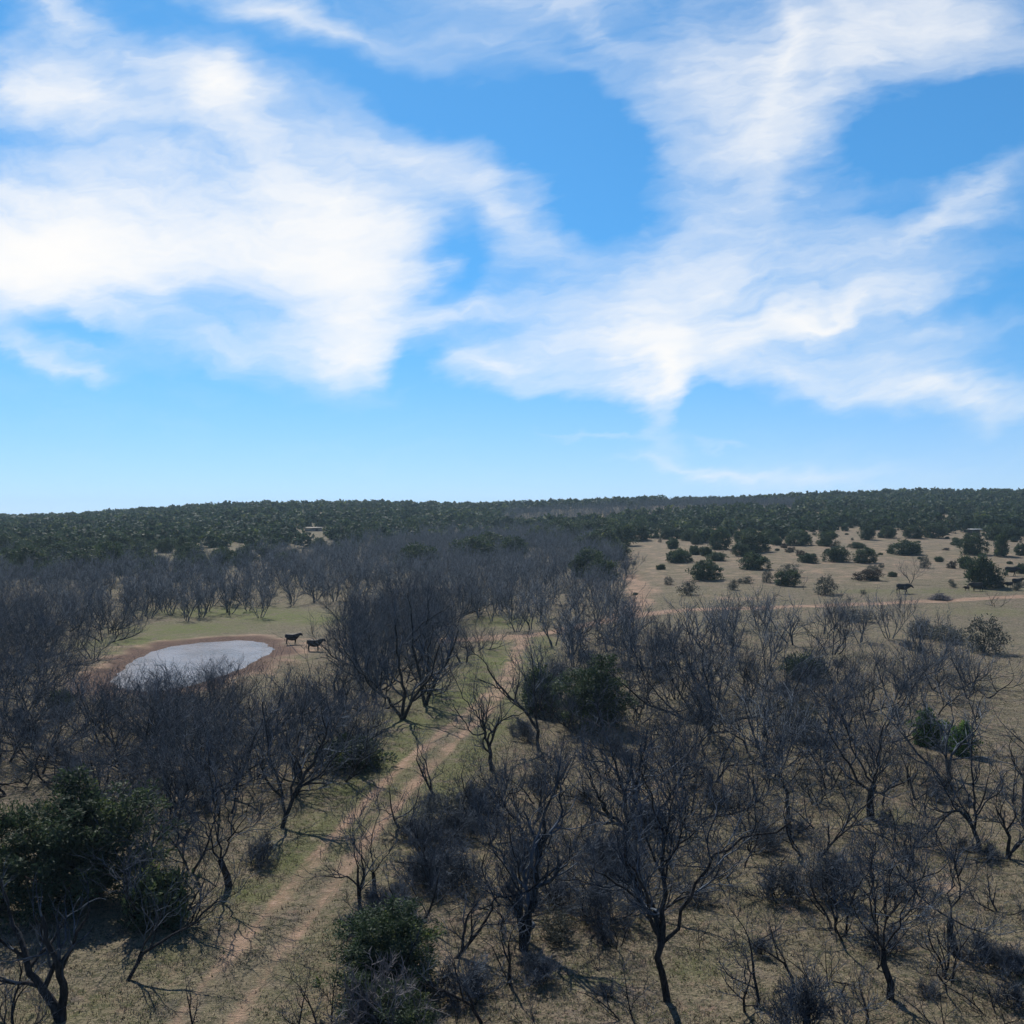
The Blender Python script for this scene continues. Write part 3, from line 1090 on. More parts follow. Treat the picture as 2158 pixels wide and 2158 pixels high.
# evergreens near the camera
jun_px(205, 1895, 330, 285, 'near', 'largest dark juniper in the near thicket, green topped, left of the track', 0)
jun_px(10, 1915, 230, 270, 'near', 'dark juniper cut by the left frame edge beside the largest juniper', 1)
jun_px(352, 1945, 140, 105, 'low', 'black green juniper bush in shade just right of the largest juniper', 0)
jun_px(775, 2085, 270, 200, 'near', 'bright green juniper overgrown by pale twigs at the right of the lower track', 2)
jun_px(835, 2235, 240, 170, 'near', 'dark juniper under pale bare twigs at the bottom edge', 1)
jun_px(1222, 1535, 190, 155, 'near', 'rounded green juniper buried among bare trees right of the track bend', 2)
jun_px(1150, 1500, 80, 90, 'field', 'smaller juniper leaning against the rounded one by the track bend', 1)
jun_px(737, 1613, 125, 55, 'low', 'low dark green bush alone on the grass left of the track', 1)
jun_px(1969, 1570, 92, 76, 'fresh', 'fresh green juniper bush, bigger of the pair at the thicket edge', 0)
jun_px(2028, 1588, 66, 68, 'fresh', 'fresh green juniper bush, smaller of the pair at the thicket edge', 1)
shrub_px(545, 1822, 90, 66, label='dark twiggy bush behind the big double trunked mesquite')
jun_px(125, 1505, 60, 45, 'low', 'small green bush inside the thicket left of the pond front', 2)
jun_px(1700, 1560, 90, 80, 'grey', 'dusty dark shrub among bare trees in the middle thicket', 0, 'grey leafed shrubs', 'shrub', 'leafy_shrub')
jun_px(1687, 1432, 75, 50, 'low', 'dark green bush half hidden inside the bare thicket below the field', 0)
jun_px(2075, 1374, 82, 72, 'grey', 'large round grey green shrub below the sandy road', 1, 'grey leafed shrubs', 'shrub', 'leafy_shrub')
jun_px(1995, 1350, 95, 34, 'grey', 'wide low grey green shrub beside the large round one', 0, 'grey leafed shrubs', 'shrub', 'leafy_shrub')
jun_px(1940, 1340, 70, 34, 'grey', 'low grey shrub among bare saplings below the sandy road', 1, 'grey leafed shrubs', 'shrub', 'leafy_shrub')
jun_px(1795, 1308, 75, 24, 'grey', 'flat grey shrub at the edge of the sandy road', 0, 'grey leafed shrubs', 'shrub', 'leafy_shrub')
jun_px(930, 1745, 120, 70, 'grey', 'dusky shrub tangled under bare trees right of the track', 1, 'grey leafed shrubs', 'shrub', 'leafy_shrub')
jun_px(1180, 1985, 90, 60, 'grey', 'dark shrub in the shade of the wide black hearted mesquite', 0, 'grey leafed shrubs', 'shrub', 'leafy_shrub')

# grey brush
shrub_px(1631, 1893, 125, 75, label='round grey brush shrub, left one of the pair in the open grass')
shrub_px(1750, 1890, 135, 100, label='taller grey brush shrub, right one of the pair in the open grass')
shrub_px(1710, 2185, 190, 150, label='broad dark brush shrub at the bottom edge among saplings')
shrub_px(1606, 2014, 66, 42, label='little brush clump beside the slim forked mesquite')
shrub_px(1862, 1732, 42, 30, label='small bush at the foot of the thick trunked mesquite')
shrub_px(800, 2240, 280, 215, 'pale', 'pale tangle of bare twigs at the bottom edge')
shrub_px(1030, 1712, 90, 50, label='thin grey brush under the Y shaped tree right of the track'.replace('Y shaped', 'wide forked'))
shrub_px(1290, 1840, 110, 60, label='grey brush around the star shaped tree base')
shrub_px(2128, 2120, 80, 60, label='grey twiggy clump in the bottom right corner')
shrub_px(1960, 2100, 60, 34, label='faint grey tuft between the fan shaped and curved trees')
shrub_px(1515, 1700, 80, 40, label='dusty brush clump under the twin trunked mesquite')

# bare trees traced limb by limb
custom(2020, 2015, [[(0, 0), (-12, 35), (-11, 75)], [(-11, 73), (-55, 106), (-78, 129), (-98, 149), (-114, 204)], [(-10, 75), (8, 122), (10, 165), (4, 204), (24, 240)],
                    [(4, 78), (23, 55), (55, 40), (82, 31)], [(-11, 75), (-12, 118), (-5, 150), (-14, 190)]], 'curved black trunked mesquite with a long arm to the left', 0.12, 11, 3, 1.2)
custom(1875, 2105, [[(0, 0), (-8, 98)], [(-8, 98), (-47, 145), (-67, 175), (-78, 210)], [(-8, 98), (-31, 153), (-43, 212), (-43, 263), (-51, 310)], [(-4, 110), (16, 153), (27, 192), (47, 231), (67, 275)],
                    [(8, 125), (47, 161), (75, 180), (105, 200)], [(-5, 110), (-10, 170), (-6, 230), (4, 290)]], 'fan shaped mesquite with many upright limbs in the near right grass', 0.12, 12, 3, 1.3)
custom(1102, 2003, [[(0, 0), (-4, 70), (-4, 97)], [(-7, 97), (-30, 145), (-60, 186), (-75, 225)], [(5, 100), (56, 153), (97, 190), (100, 240)], [(50, 140), (75, 142), (119, 153), (149, 149), (184, 140)],
                    [(-10, 90), (-56, 92), (-86, 67), (-112, 78)], [(0, 97), (-4, 145), (-26, 205), (-30, 260)], [(0, 0), (12, 60), (25, 110), (40, 190), (45, 255)]], 'wide spreading black hearted mesquite in the near middle', 0.15, 13, 3, 1.25)
custom(1408, 2112, [[(0, 0), (-19, 86), (-12, 152), (-4, 212), (-8, 282), (-4, 352)], [(10, 130), (39, 226), (74, 301), (95, 335), (141, 356), (212, 379), (239, 403)], [(-4, 277), (43, 321), (90, 345), (120, 390)],
                    [(-22, 100), (-26, 168), (-48, 202), (-112, 235), (-149, 258)], [(-8, 260), (-30, 310), (-41, 345), (-60, 400)], [(-5, 300), (10, 360), (25, 420)]], 'tallest forked mesquite in the near middle with a long arching right limb', 0.115, 14, 3, 1.15)
custom(1330, 1754, [[(0, 0), (-48, 45), (-78, 105)], [(0, 0), (-11, 45), (-19, 100), (-41, 162)], [(0, 0), (11, 52), (26, 110), (34, 160)], [(0, 0), (41, 34), (78, 52), (105, 90)], [(0, 0), (-40, 20), (-80, 40)]],
       'mesquite whose stems burst star like from one base', 0.11, 15, 3, 1.0)
custom(1835, 1725, [[(0, 0), (0, 45), (8, 72)], [(-4, 50), (-39, 106), (-67, 145), (-82, 190)], [(6, 72), (4, 126), (8, 165), (8, 215)], [(12, 47), (47, 63), (71, 77)], [(8, 71), (39, 126), (71, 170)], [(4, 70), (-20, 130), (-30, 200)]],
       'thick trunked mesquite with a round dense crown at the right', 0.19, 16, 3, 1.2)
custom(1663, 1725, [[(0, 0), (-2, 47), (-8, 65)], [(-8, 63), (-4, 106), (-20, 137), (-43, 170)], [(-4, 63), (12, 106), (35, 141), (60, 175)], [(8, 95), (43, 112), (75, 128)], [(-6, 70), (-25, 110), (-50, 130)]],
       'slender trunked mesquite with a vase crown behind the brush pair', 0.10, 17, 3, 1.15)
custom(2061, 1787, [[(0, 0), (-6, 25), (-20, 55), (-31, 70), (-54, 88), (-70, 70), (-85, 50), (-105, 37)], [(-6, 28), (-4, 80), (-4, 110), (-8, 176), (-2, 230)], [(-5, 60), (10, 85), (41, 118), (65, 160)]],
       'mesquite with one limb arched over like a hoop at the right', 0.10, 18, 3, 1.05)
custom(2122, 1811, [[(0, 0), (4, 39), (-8, 82), (-30, 112)], [(0, 0), (24, 20), (40, 48), (55, 90)]], 'short V shaped mesquite near the right frame edge', 0.08, 19, 3, 1.05)
custom(1037, 1625, [[(0, 0), (-5, 47), (-12, 80), (-20, 107)], [(-20, 107), (-54, 144), (-80, 182), (-95, 218)], [(-12, 80), (-39, 77), (-61, 104), (-82, 132)], [(-8, 65), (3, 85), (21, 107), (40, 115), (66, 122)], [(-13, 94), (-9, 122), (-5, 165)]],
       'forked mesquite leaning left over the track bend', 0.13, 20, 3, 1.05)
custom(1136, 1581, [[(0, 0), (-3, 40), (-26, 78), (-63, 112), (-90, 140), (-108, 168)], [(-3, 45), (-7, 134), (-15, 195)], [(-10, 60), (10, 120), (30, 170)]], 'leaning mesquite touching the juniper by the track bend', 0.11, 21, 3, 0.95)
custom(484, 1866, [[(0, 0), (-5, 30), (-8, 67)], [(-8, 67), (-30, 97), (-55, 130), (-85, 155)], [(0, 70), (11, 112), (30, 138), (20, 190), (10, 250)], [(30, 138), (56, 170), (75, 220), (90, 290)], [(-4, 75), (-10, 140), (-25, 220), (-25, 300)], [(-20, 90), (-60, 170), (-80, 240)], [(20, 125), (70, 150), (110, 190)]],
       'big double trunked mesquite casting limb shadows left of the track', 0.15, 22, 3, 1.15)
custom(130, 2152, [[(0, 0), (-10, 14), (-38, 63), (-79, 115), (-132, 205)], [(0, 0), (2, 70), (0, 120), (-26, 183), (-37, 225)], [(0, 110), (30, 170), (60, 240)], [(-30, 60), (-20, 130), (-60, 220)]],
       'V trunked mesquite at the bottom left corner', 0.14, 23, 3, 0.62)
custom(592, 1746, [[(0, 0), (15, 40), (30, 80), (60, 130), (85, 200)], [(8, 30), (-10, 90), (-40, 170), (-60, 250)], [(20, 60), (10, 140), (15, 240)], [(30, 80), (70, 100), (120, 150)]], 'leaning twin stem mesquite at the grass edge left of the track', 0.11, 24, 3, 1.0)
custom(789, 1884, [[(0, 0), (-2, 45)], [(-2, 45), (-30, 85), (-45, 130), (-40, 175)], [(-2, 45), (-10, 100), (5, 150), (-5, 190)], [(0, 40), (25, 80), (45, 110)]], 'small Y branched mesquite on the right side of the track', 0.09, 25, 3, 1.05)
custom(849, 1515, [[(0, 0), (-25, 45), (-60, 75), (-90, 120)], [(0, 0), (5, 60), (-10, 120), (-15, 200)], [(0, 0), (25, 50), (60, 90), (80, 160)], [(10, 30), (50, 60), (95, 95)]], 'many stemmed mesquite at the lower edge of the grove left of the track', 0.13, 26, 3, 1.1)
custom(897, 1487, [[(0, 0), (-10, 50), (-30, 120), (-35, 190)], [(0, 0), (20, 55), (50, 100), (70, 160)], [(0, 30), (5, 100), (15, 170)]], 'black based mesquite beside the many stemmed one in the grove', 0.14, 27, 3, 1.1)

for row in [
    (401, 1836, 200, 'slim', 'slim mesquite just left of the big double trunked one'),
    (246, 2071, 230, 'slim', 'mesquite standing inside the shade of the largest juniper'),
    (30, 2165, 220, 'fan', 'mesquite trunk rising at the extreme bottom left edge'),
    (413, 2156, 118, 'sapling', 'thin sapling on the left rut at the bottom edge'),
    (622, 2160, 125, 'sapling', 'thin crooked sapling right of the ruts at the bottom edge'),
    (690, 2165, 140, 'sapling', 'sapling in front of the pale twig tangle'),
    (756, 1908, 235, 'slim', 'slim sapling behind the bright green juniper'),
    (853, 1746, 150, 'slim', 'narrow upright mesquite between the track and the dusky shrub'),
    (873, 1955, 200, 'slim', 'narrow mesquite right behind the bright green juniper'),
    (924, 1676, 150, 'slim', 'small mesquite on the right verge below the leaning forked tree'),
    (909, 1938, 85, 'leaning', 'short leaning mesquite between two slender ones'),
    (1032, 2150, 210, 'slim', 'upright mesquite in front of the black hearted one'),
    (1281, 2062, 75, 'leaning', 'dead leaning stub right of the black hearted mesquite'),
    (972, 2170, 90, 'sapling', 'bent sapling in the middle of the bottom edge'),
    (1142, 2170, 95, 'sapling', 'spindly sapling right of the middle of the bottom edge'),
    (1333, 2150, 130, 'sapling', 'spindly sapling left of the tallest forked mesquite'),
    (1808, 1734, 62, 'leaning', 'low bough leaning left beside the thick trunked mesquite'),
    (1955, 1722, 118, 'fan', 'many stemmed small mesquite right of the thick trunked one'),
    (2149, 1746, 330, 'slim', 'tall narrow mesquite at the right frame edge'),
    (1684, 2060, 155, 'slim', 'slim Y mesquite in front of the grey brush pair'),
    (1549, 1988, 90, 'leaning', 'leaning little mesquite left of the grey brush pair'),
    (1820, 2160, 140, 'slim', 'slim mesquite at the bottom left of the fan shaped one'),
    (1745, 2090, 120, 'sapling', 'sapling above the broad dark brush'),
    (1482, 2004, 90, 'sapling', 'wispy sapling right of the tallest forked mesquite'),
    (1452, 1727, 215, 'full', 'mesquite with two close trunks in the middle thicket'),
    (1990, 2170, 105, 'sapling', 'sapling below the curved black trunk'),
    (2100, 2140, 120, 'sapling', 'sapling in the bottom right corner grass'),
    (1578, 1480, 150, 'fan', 'vase crowned mesquite near the upper left of the middle thicket'),
    (1753, 1380, 130, 'fan', 'upright bushy mesquite in the middle of the upper thicket'),
    (2047, 1472, 130, 'full', 'lone open crowned mesquite in the grass above the bush pair'),
    (1910, 1300, 42, 'sapling', 'broad little bare tree below the grazing cow'),
    (1961, 1331, 64, 'sapling', 'upright little bare tree below the brush pile'),
    (1932, 1368, 72, 'sapling', 'leaning bare sapling in the grass below the low shrubs'),
    (1608, 1268, 48, 'sapling', 'bare sapling at the top edge of the thicket by the field'),
    (1916, 1229, 58, 'slim', 'single trunked bare sapling just beyond the grazing cow'),
    (1698, 1244, 36, 'sapling', 'tiny forked bare tree beside the grey field shrub'),
    (2095, 1278, 36, 'sapling', 'low bare tree standing on the sandy road edge'),
    (1502, 1524, 265, 'full', 'dense dark many limbed mesquite in the middle thicket'),
    (1667, 1538, 120, 'fan', 'small mesquite right of the dense many limbed one'),
    (1843, 1557, 215, 'full', 'dark dense mesquite behind the thick trunked one'),
    (220, 1352, 118, 'full', 'black based mesquite alone at the left end of the pond'),
    (165, 1362, 80, 'fan', 'stubby mesquite next to the black based one left of the pond'),
    (976, 1397, 100, 'full', 'tree at the grove edge left of the dirt crossing'),
    (1002, 1371, 90, 'full', 'leaning grove tree nearest the dirt crossing'),
]:
    bare_px(row[0], row[1], row[2], row[3], row[4])


# ---- the rest of the thickets
def clear_ok(px, py, hpx, wpx):
    for cx, cy in CLEAR:
        if abs(cx - px) < 0.48 * wpx and py - 0.93 * hpx < cy < py + 4:
            return False
    return True


WAITING = []


def fill(x0, x1, d0, d1, spacing, h, styles, cap, tries=4000, check=True):
    n = 0
    for _ in range(tries):
        if n >= cap:
            break
        d = math.sqrt(RG.uniform(d0 * d0, d1 * d1))
        px = RG.uniform(x0, x1)
        x = (px - CX) / F * d
        if min(((x - a) ** 2 + (d - b) ** 2 for a, b in BASES), default=1e9) < (spacing * RG.uniform(0.75, 1.25)) ** 2:
            continue
        if poly_dist(x, d, TRACK) < 2.3 or poly_dist(x, d, ROAD) < 3.0 or (x < 0 and float(poly_sd(np.array([x]), np.array([d]), POND)[0]) < 2.5):
            continue
        z = float(z_at(x, d)[0])
        hh = RG.uniform(*h)
        st = styles[RG.integers(len(styles))]
        src = BARE[st][RG.integers(len(BARE[st]))]
        s = hh / src[2]
        sx = s * RG.uniform(0.95, 1.45)
        qx, qy = to_px(x, d, z)
        if check and not clear_ok(qx, qy, hh * F / d, src[3] * sx * F / d):
            continue
        BASES.append((x, d))
        WAITING.append((hh * F / d, src, x, d, z, (sx, sx, s), (qx, qy), hh))
        n += 1
    return n


counts = [
    fill(-90, 235, 46, 125, 2.9, (3.6, 5.4), ['full', 'full', 'fan'], 54),
    fill(230, 740, 43, 72, 2.5, (3.4, 5.6), ['full', 'fan', 'full', 'slim'], 44),
    fill(260, 705, 127, 152, 2.7, (4.0, 5.6), ['fan', 'full', 'slim'], 44),
    fill(-90, 300, 112, 152, 3.6, (4.2, 5.6), ['full', 'fan'], 26),
    fill(690, 1010, 60, 132, 3.0, (4.6, 6.2), ['full', 'full', 'fan'], 44),
    fill(1090, 1520, 50, 104, 4.0, (3.0, 4.5), ['full', 'fan', 'full'], 40),
    fill(1500, 2060, 46, 80, 3.8, (2.6, 4.3), ['full', 'fan', 'full', 'slim'], 26),
    fill(1500, 2000, 80, 118, 4.4, (2.4, 4.2), ['fan', 'slim', 'full'], 14),
    fill(860, 1320, 112, 152, 2.7, (4.0, 5.6), ['full', 'fan'], 30),
    fill(1010, 1330, 100, 150, 3.2, (4.0, 5.4), ['full', 'fan'], 22),
    fill(840, 1420, 30, 50, 3.0, (2.6, 4.2), ['full', 'fan', 'fan', 'slim'], 18),
    fill(1380, 2180, 27.5, 54, 2.5, (1.6, 3.5), ['full', 'fan', 'slim', 'full', 'sapling'], 42),
    fill(700, 1400, 27.5, 34, 2.8, (1.6, 3.2), ['slim', 'sapling', 'fan'], 12),
    fill(300, 420, 30, 46, 3.4, (2.6, 3.8), ['fan', 'full'], 3),
]
# the 300 that show largest stand as trees of their own; the others join the wood behind
WAITING.sort(key=lambda w: -w[0])
n_own = 299 - sum(1 for t in THINGS if t[1] == 'mesquite_tree')
for _, src, x, d, z, sc, q, hh in WAITING[:n_own]:
    place('mesquite_tree', src, x, d, z, sc, None, q, None, 'tree', 'bare mesquite trees')
REST = [(w[2], w[3], w[7]) for w in WAITING[n_own:]]

# small brush through the thickets
def fill_brush(x0, x1, d0, d1, n, h):
    for _ in range(n):
        d = math.sqrt(RG.uniform(d0 * d0, d1 * d1)); px = RG.uniform(x0, x1)
        x = (px - CX) / F * d
        if poly_dist(x, d, TRACK) < 2.6 or poly_dist(x, d, ROAD) < 3.0:
            continue
        z = float(z_at(x, d)[0])
        src = SHRUB['grey'][RG.integers(3)]
        s = RG.uniform(*h) / src[2]
        qx, qy = to_px(x, d, z)
        if not clear_ok(qx, qy, s * src[2] * F / d, src[3] * s * F / d):
            continue
        place('brush_shrub', src, x, d, z, (s * 1.2, s * 1.2, s), None, (qx, qy), None, 'shrub', 'leafless brush shrubs', ('stems', 'crown'))


fill_brush(720, 2158, 28, 50, 34, (0.4, 1.0))
fill_brush(800, 1420, 28, 48, 22, (0.7, 1.5))
fill_brush(1080, 1950, 50, 100, 26, (0.7, 1.4))
fill_brush(-60, 700, 40, 66, 14, (0.7, 1.3))

# ---- junipers of the open field, read off the photograph
def from_zoom(ox, oy, s, rows, style):
    for (zx, zy, w, h) in rows:
        jun_px(ox + zx * s, oy + zy * s, w * s, h * s, style)


A, B = (1400, 1020, .207), (1780, 1020, .1957)
from_zoom(*A, [(250, 580, 150, 110), (345, 615, 130, 100), (565, 665, 200, 190), (785, 735, 130, 120), (900, 695, 330, 210), (920, 870, 260, 165), (430, 975, 270, 185), (1240, 1035, 200, 150),
               (1400, 622, 270, 140), (1650, 632, 200, 150), (1750, 792, 230, 160), (1170, 530, 120, 90), (85, 660, 130, 110), (30, 560, 150, 120)], 'field')
from_zoom(*A, [(155, 800, 230, 130), (310, 720, 130, 85), (435, 730, 120, 85), (560, 780, 180, 85), (1140, 620, 100, 75), (1460, 797, 180, 85), (860, 740, 110, 60)], 'low')
from_zoom(*A, [(230, 1130, 200, 150), (40, 1022, 100, 80), (700, 1080, 120, 110), (830, 1012, 150, 70), (1045, 1002, 120, 130), (1640, 1122, 240, 185), (1250, 940, 200, 130)], 'grey')
from_zoom(*A, [(1225, 652, 70, 50), (1290, 692, 90, 50), (1380, 732, 100, 60)], 'rust')
from_zoom(*B, [(215, 850, 200, 155), (650, 757, 330, 150), (1380, 757, 240, 210), (1685, 777, 170, 240), (1490, 1106, 330, 320), (490, 580, 190, 120), (250, 600, 150, 150), (960, 580, 220, 150), (740, 582, 200, 130),
               (1900, 770, 120, 120), (1230, 660, 120, 70)], 'field')
from_zoom(*B, [(1000, 837, 90, 55), (1280, 907, 150, 130), (1900, 962, 110, 95), (1810, 622, 70, 55), (130, 692, 140, 60), (760, 730, 110, 70)], 'low')
from_zoom(*B, [(860, 907, 125, 130), (1640, 1112, 170, 130), (300, 960, 150, 90)], 'grey')
from_zoom(*B, [(285, 1037, 250, 120), (1165, 907, 85, 80), (1100, 715, 70, 30)], 'rust')
# around the edge of the bare woods and the grassy slope to the left
for row in [(1235, 1172, 60, 45), (1275, 1165, 70, 50), (1300, 1150, 60, 45), (1210, 1150, 60, 45), (1255, 1140, 70, 45), (1330, 1140, 60, 40), (1180, 1135, 60, 40), (1140, 1150, 60, 40), (1240, 1215, 75, 55), (1275, 1222, 55, 42),
            (60, 1210, 90, 55), (180, 1215, 95, 60), (225, 1200, 60, 55), (290, 1190, 70, 45), (335, 1210, 22, 24), (110, 1170, 70, 40), (20, 1170, 60, 40), (400, 1185, 60, 40), (250, 1160, 60, 36), (470, 1190, 50, 36),
            (1000, 1185, 90, 50), (1030, 1170, 70, 45), (880, 1200, 80, 50), (1080, 1180, 60, 45)]:
    jun_px(*row, 'field')
for _ in range(70):      # low grey shrubs dotted over the open field
    d_ = math.sqrt(RG.uniform(138 ** 2, 300 ** 2)); p_ = RG.uniform(1300, 2200)
    x_ = (p_ - CX) / F * d_
    if poly_dist(x_, d_, ROAD) < 3.2:
        continue
    z_ = float(z_at(x_, d_)[0])
    st_ = ['grey', 'grey', 'low'][RG.integers(3)]
    src_ = JUN[st_][RG.integers(len(JUN[st_]))]
    k_ = RG.uniform(0.22, 0.62)
    place('juniper_tree', src_, float(x_), float(d_), z_, (k_, k_, k_ * RG.uniform(0.7, 1.0)), None, None, None, 'juniper', 'junipers')
NJ_MANUAL = sum(1 for t in THINGS if t[1] == 'juniper_tree')

# ---- the scrub of the hills: nearer ones as junipers of their own, the rest one mass
def hill_points(n, d0, d1):
    d = np.sqrt(RG.uniform(d0 * d0, d1 * d1, n))
    u = RG.uniform(-0.60, 0.60, n)
    return u * d, d, CX + u * F


def bound(px):
    return np.interp(px, [-300, 0, 300, 500, 650, 900, 1080, 1180, 1290, 1340], [165, 165, 168, 178, 215, 285, 315, 290, 205, 150])


def thin(x, y, r):
    """keep points no nearer than r to one another (grid hashing)"""
    keep, grid = [], {}
    for i in range(len(x)):
        rr = r[i]
        c = 6.0
        k = (int(x[i] // c), int(y[i] // c))
        ok = True
        for a in (-1, 0, 1):
            for b in (-1, 0, 1):
                for j in grid.get((k[0] + a, k[1] + b), ()):
                    if (x[i] - x[j]) ** 2 + (y[i] - y[j]) ** 2 < rr * rr:
                        ok = False; break
                if not ok: break
            if not ok: break
        if ok:
            grid.setdefault(k, []).append(i); keep.append(i)
    return np.array(keep, int)


x, y, px = hill_points(26000, 175, 720)
nz = 0.5 + 0.25 * np.sin(x * 0.045 + 2 * np.sin(y * 0.03)) + 0.25 * np.sin(y * 0.05 + 1.7 * np.sin(x * 0.037))
green = np.where(px < 1310, y > bound(px), y > 268 + 25 * np.sin(px * 0.011))
purple = (px > 1060) & (px < 1680) & (y > 400 + 0.05 * (px - 1060)) & (y < 540)
green &= ~(purple & (RG.random(len(x)) < 0.985))
dens = np.where(px > 1310, np.interp(y, [260, 330, 420], [0.25, 0.75, 1.0]), np.interp(y - bound(px), [0, 60, 130], [0.30, 0.7, 1.0]))
green &= RG.random(len(x)) < dens * np.interp(nz, [0.0, 0.16, 0.30, 0.5], [0.03, 0.10, 0.6, 1.0])
x, y, px = x[green], y[green], px[green]
have = np.array([(t[0].location.x, t[0].location.y) for t in THINGS if t[1] == 'juniper_tree'])
d2 = np.min((x[:, None] - have[None, :, 0]) ** 2 + (y[:, None] - have[None, :, 1]) ** 2, axis=1)
x, y, px = x[d2 > 9], y[d2 > 9], px[d2 > 9]
k = thin(x, y, RG.uniform(2.2, 5.0, len(x)))
x, y = x[k], y[k]
o_ = np.argsort(y); x, y = x[o_], y[o_]
CLEARING = ground_at_px(662, 1119)
SHELTER = ground_at_px(2057, 1128)
sel = np.ones(len(x), bool)
for cx_, cy_, w_ in ((CLEARING[0], CLEARING[1], 5.2), (SHELTER[0], SHELTER[1], 4.0)):
    sel &= ~((np.abs(x / y - cx_ / cy_) * cy_ < w_) & (y < cy_ + 5) & (y > cy_ - (70 if w_ > 5 else 26)))
x, y = x[sel], y[sel]
n_ind = 295 - NJ_MANUAL
for i in range(n_ind):
    src = JUN['field'][RG.integers(5)]
    s = RG.uniform(0.75, 1.3)
    z = float(z_at(x[i], y[i])[0])
    place('juniper_tree', src, float(x[i]), float(y[i]), z, (s * RG.uniform(0.9, 1.2), s * RG.uniform(0.9, 1.2), s), None, None, None, 'juniper', 'junipers')


def mass(name, x, y, protos, hrange, mat, label, cat, wide=(0.9, 1.25)):
    """many small plants joined to one mass; protos: list of (v, f, tone)"""
    V, Fq, T, off = [], {}, [], 0
    z = z_at(x, y)
    for i in range(len(x)):
        v, fs, tn = protos[i % len(protos)]
        a = RG.uniform(0, 2 * np.pi); s = RG.uniform(*hrange); w = s * RG.uniform(*wide)
        c, sn = math.cos(a), math.sin(a)
        q = np.empty_like(v)
        q[:, 0] = (v[:, 0] * c - v[:, 1] * sn) * w + x[i]
        q[:, 1] = (v[:, 0] * sn + v[:, 1] * c) * w + y[i]
        q[:, 2] = v[:, 2] * s + z[i]
        V.append(q)
        for f in fs:
            Fq.setdefault(f.shape[1], []).append(f + off)
        T.append(np.clip(tn + RG.normal(0, 0.16), 0, 1))
        off += len(v)
    me = mesh_np(name, np.concatenate(V), [np.concatenate(f) for f in Fq.values()], mat, False, {'tone': np.concatenate(T)})
    return tag(link(name, me), label, cat, kind='stuff')


def low_juniper_proto(seed, clumps, per, size):
    v, f, tn, _ = juniper(seed, w=3.2, h=2.8, clumps=clumps, per=per, size=size, low=0.0, heads=1 + seed % 3, rag=0.45, facing=0.85, aspect=0.8)
    return v, [f], tn


xr, yr = x[n_ind:], y[n_ind:]
nearm = yr < 380
mass('juniper_woods', xr[nearm], yr[nearm], [low_juniper_proto(s, 40, 9, 0.55) for s in range(8)], (0.65, 1.5), M_JUN, 'dark green juniper scrub covering the hill slopes', 'woods')
mass('juniper_woods', xr[~nearm], yr[~nearm], [low_juniper_proto(s + 20, 22, 6, 0.85) for s in range(8)], (0.6, 1.6), M_JUN, 'dark green juniper scrub reaching the far skyline', 'woods')


def low_bare_proto(seed, dens, levels=3):
    t = mesquite(seed, 5.0, stems=3 + seed % 3, lean=(8, 38), dens=dens, levels=levels, twig_r=0.016, seg=0.4, up=0.12, ang=(20, 52))
    settle(t, 5.0)
    big = [l for l in t.lines if l[0] < 2]
    v, f = tubes(big, lambda lv: 3)
    tw = [l for l in t.lines if l[0] >= 2]
    tv = []
    rg = np.random.default_rng(seed)
    for lv, p, r in tw:
        a, b = p[0], p[-1]
        side = unit(np.cross(b - a, rg.normal(0, 1, 3))) * r[0]
        side2 = unit(np.cross(b - a, side)) * r[0]
        tv += [a + side, a - side * 0.5 + side2 * 0.87, a - side * 0.5 - side2 * 0.87, b]
    tv = np.array(tv)
    i = np.arange(len(tw))[:, None] * 4 + len(v)
    tf = np.concatenate([i + np.array([[0, 1, 3]]), i + np.array([[1, 2, 3]]), i + np.array([[2, 0, 3]])])
    return np.concatenate([v, tv]), [f, tf], np.zeros(len(v) + len(tv))


x, y, px = hill_points(14000, 150, 380)
k = (px < 1330) & (y < bound(px) + RG.normal(8, 16, len(px))) & (y > np.interp(px, [0, 260, 700, 1310], [150, 152, 160, 158]))
k &= ~((px > 1170) & (y < 175))
x, y = x[k], y[k]
k = thin(x, y, RG.uniform(2.2, 3.3, len(x)))
x, y = x[k], y[k]
x = np.r_[x, [r[0] for r in REST]]
y = np.r_[y, [r[1] for r in REST]]
mass('bare_woods', x, y, [low_bare_proto(s, 0.92) for s in range(8)], (0.75, 1.15), M_TWIG, 'grey purple wood of bare mesquite filling the valley', 'woods')
x, y, px = hill_points(9000, 400, 560)
k = (px > 1050) & (px < 1700) & (y > 395 + 0.05 * (px - 1060)) & (y < 545)
x, y = x[k], y[k]
k = thin(x, y, RG.uniform(2.8, 4.4, len(x)))
x, y = x[k], y[k]
mass('bare_woods', x, y, [low_bare_proto(s + 30, 0.62) for s in range(6)], (0.8, 1.1), M_TWIG, 'hazy purple belt of bare trees below the right skyline', 'woods')

# ------------------------------------------------------------------ cattle
def mat_hide(name, a, b):
    t = NT(name, 0.62, 0.35)
    n = t.noise(t.n('ShaderNodeTexCoord').outputs['Object'], 3.0, 4, 0.6)
    return t.color(t.mix(t.mr(n, 0.35, 0.7), a, b))


M_BLACK = mat_hide('black_hide', rgb(0.0075, 0.0068, 0.0072), rgb(0.018, 0.015, 0.015))
M_BROWN = mat_hide('brown_hide', rgb(0.05, 0.028, 0.02), rgb(0.10, 0.06, 0.04))


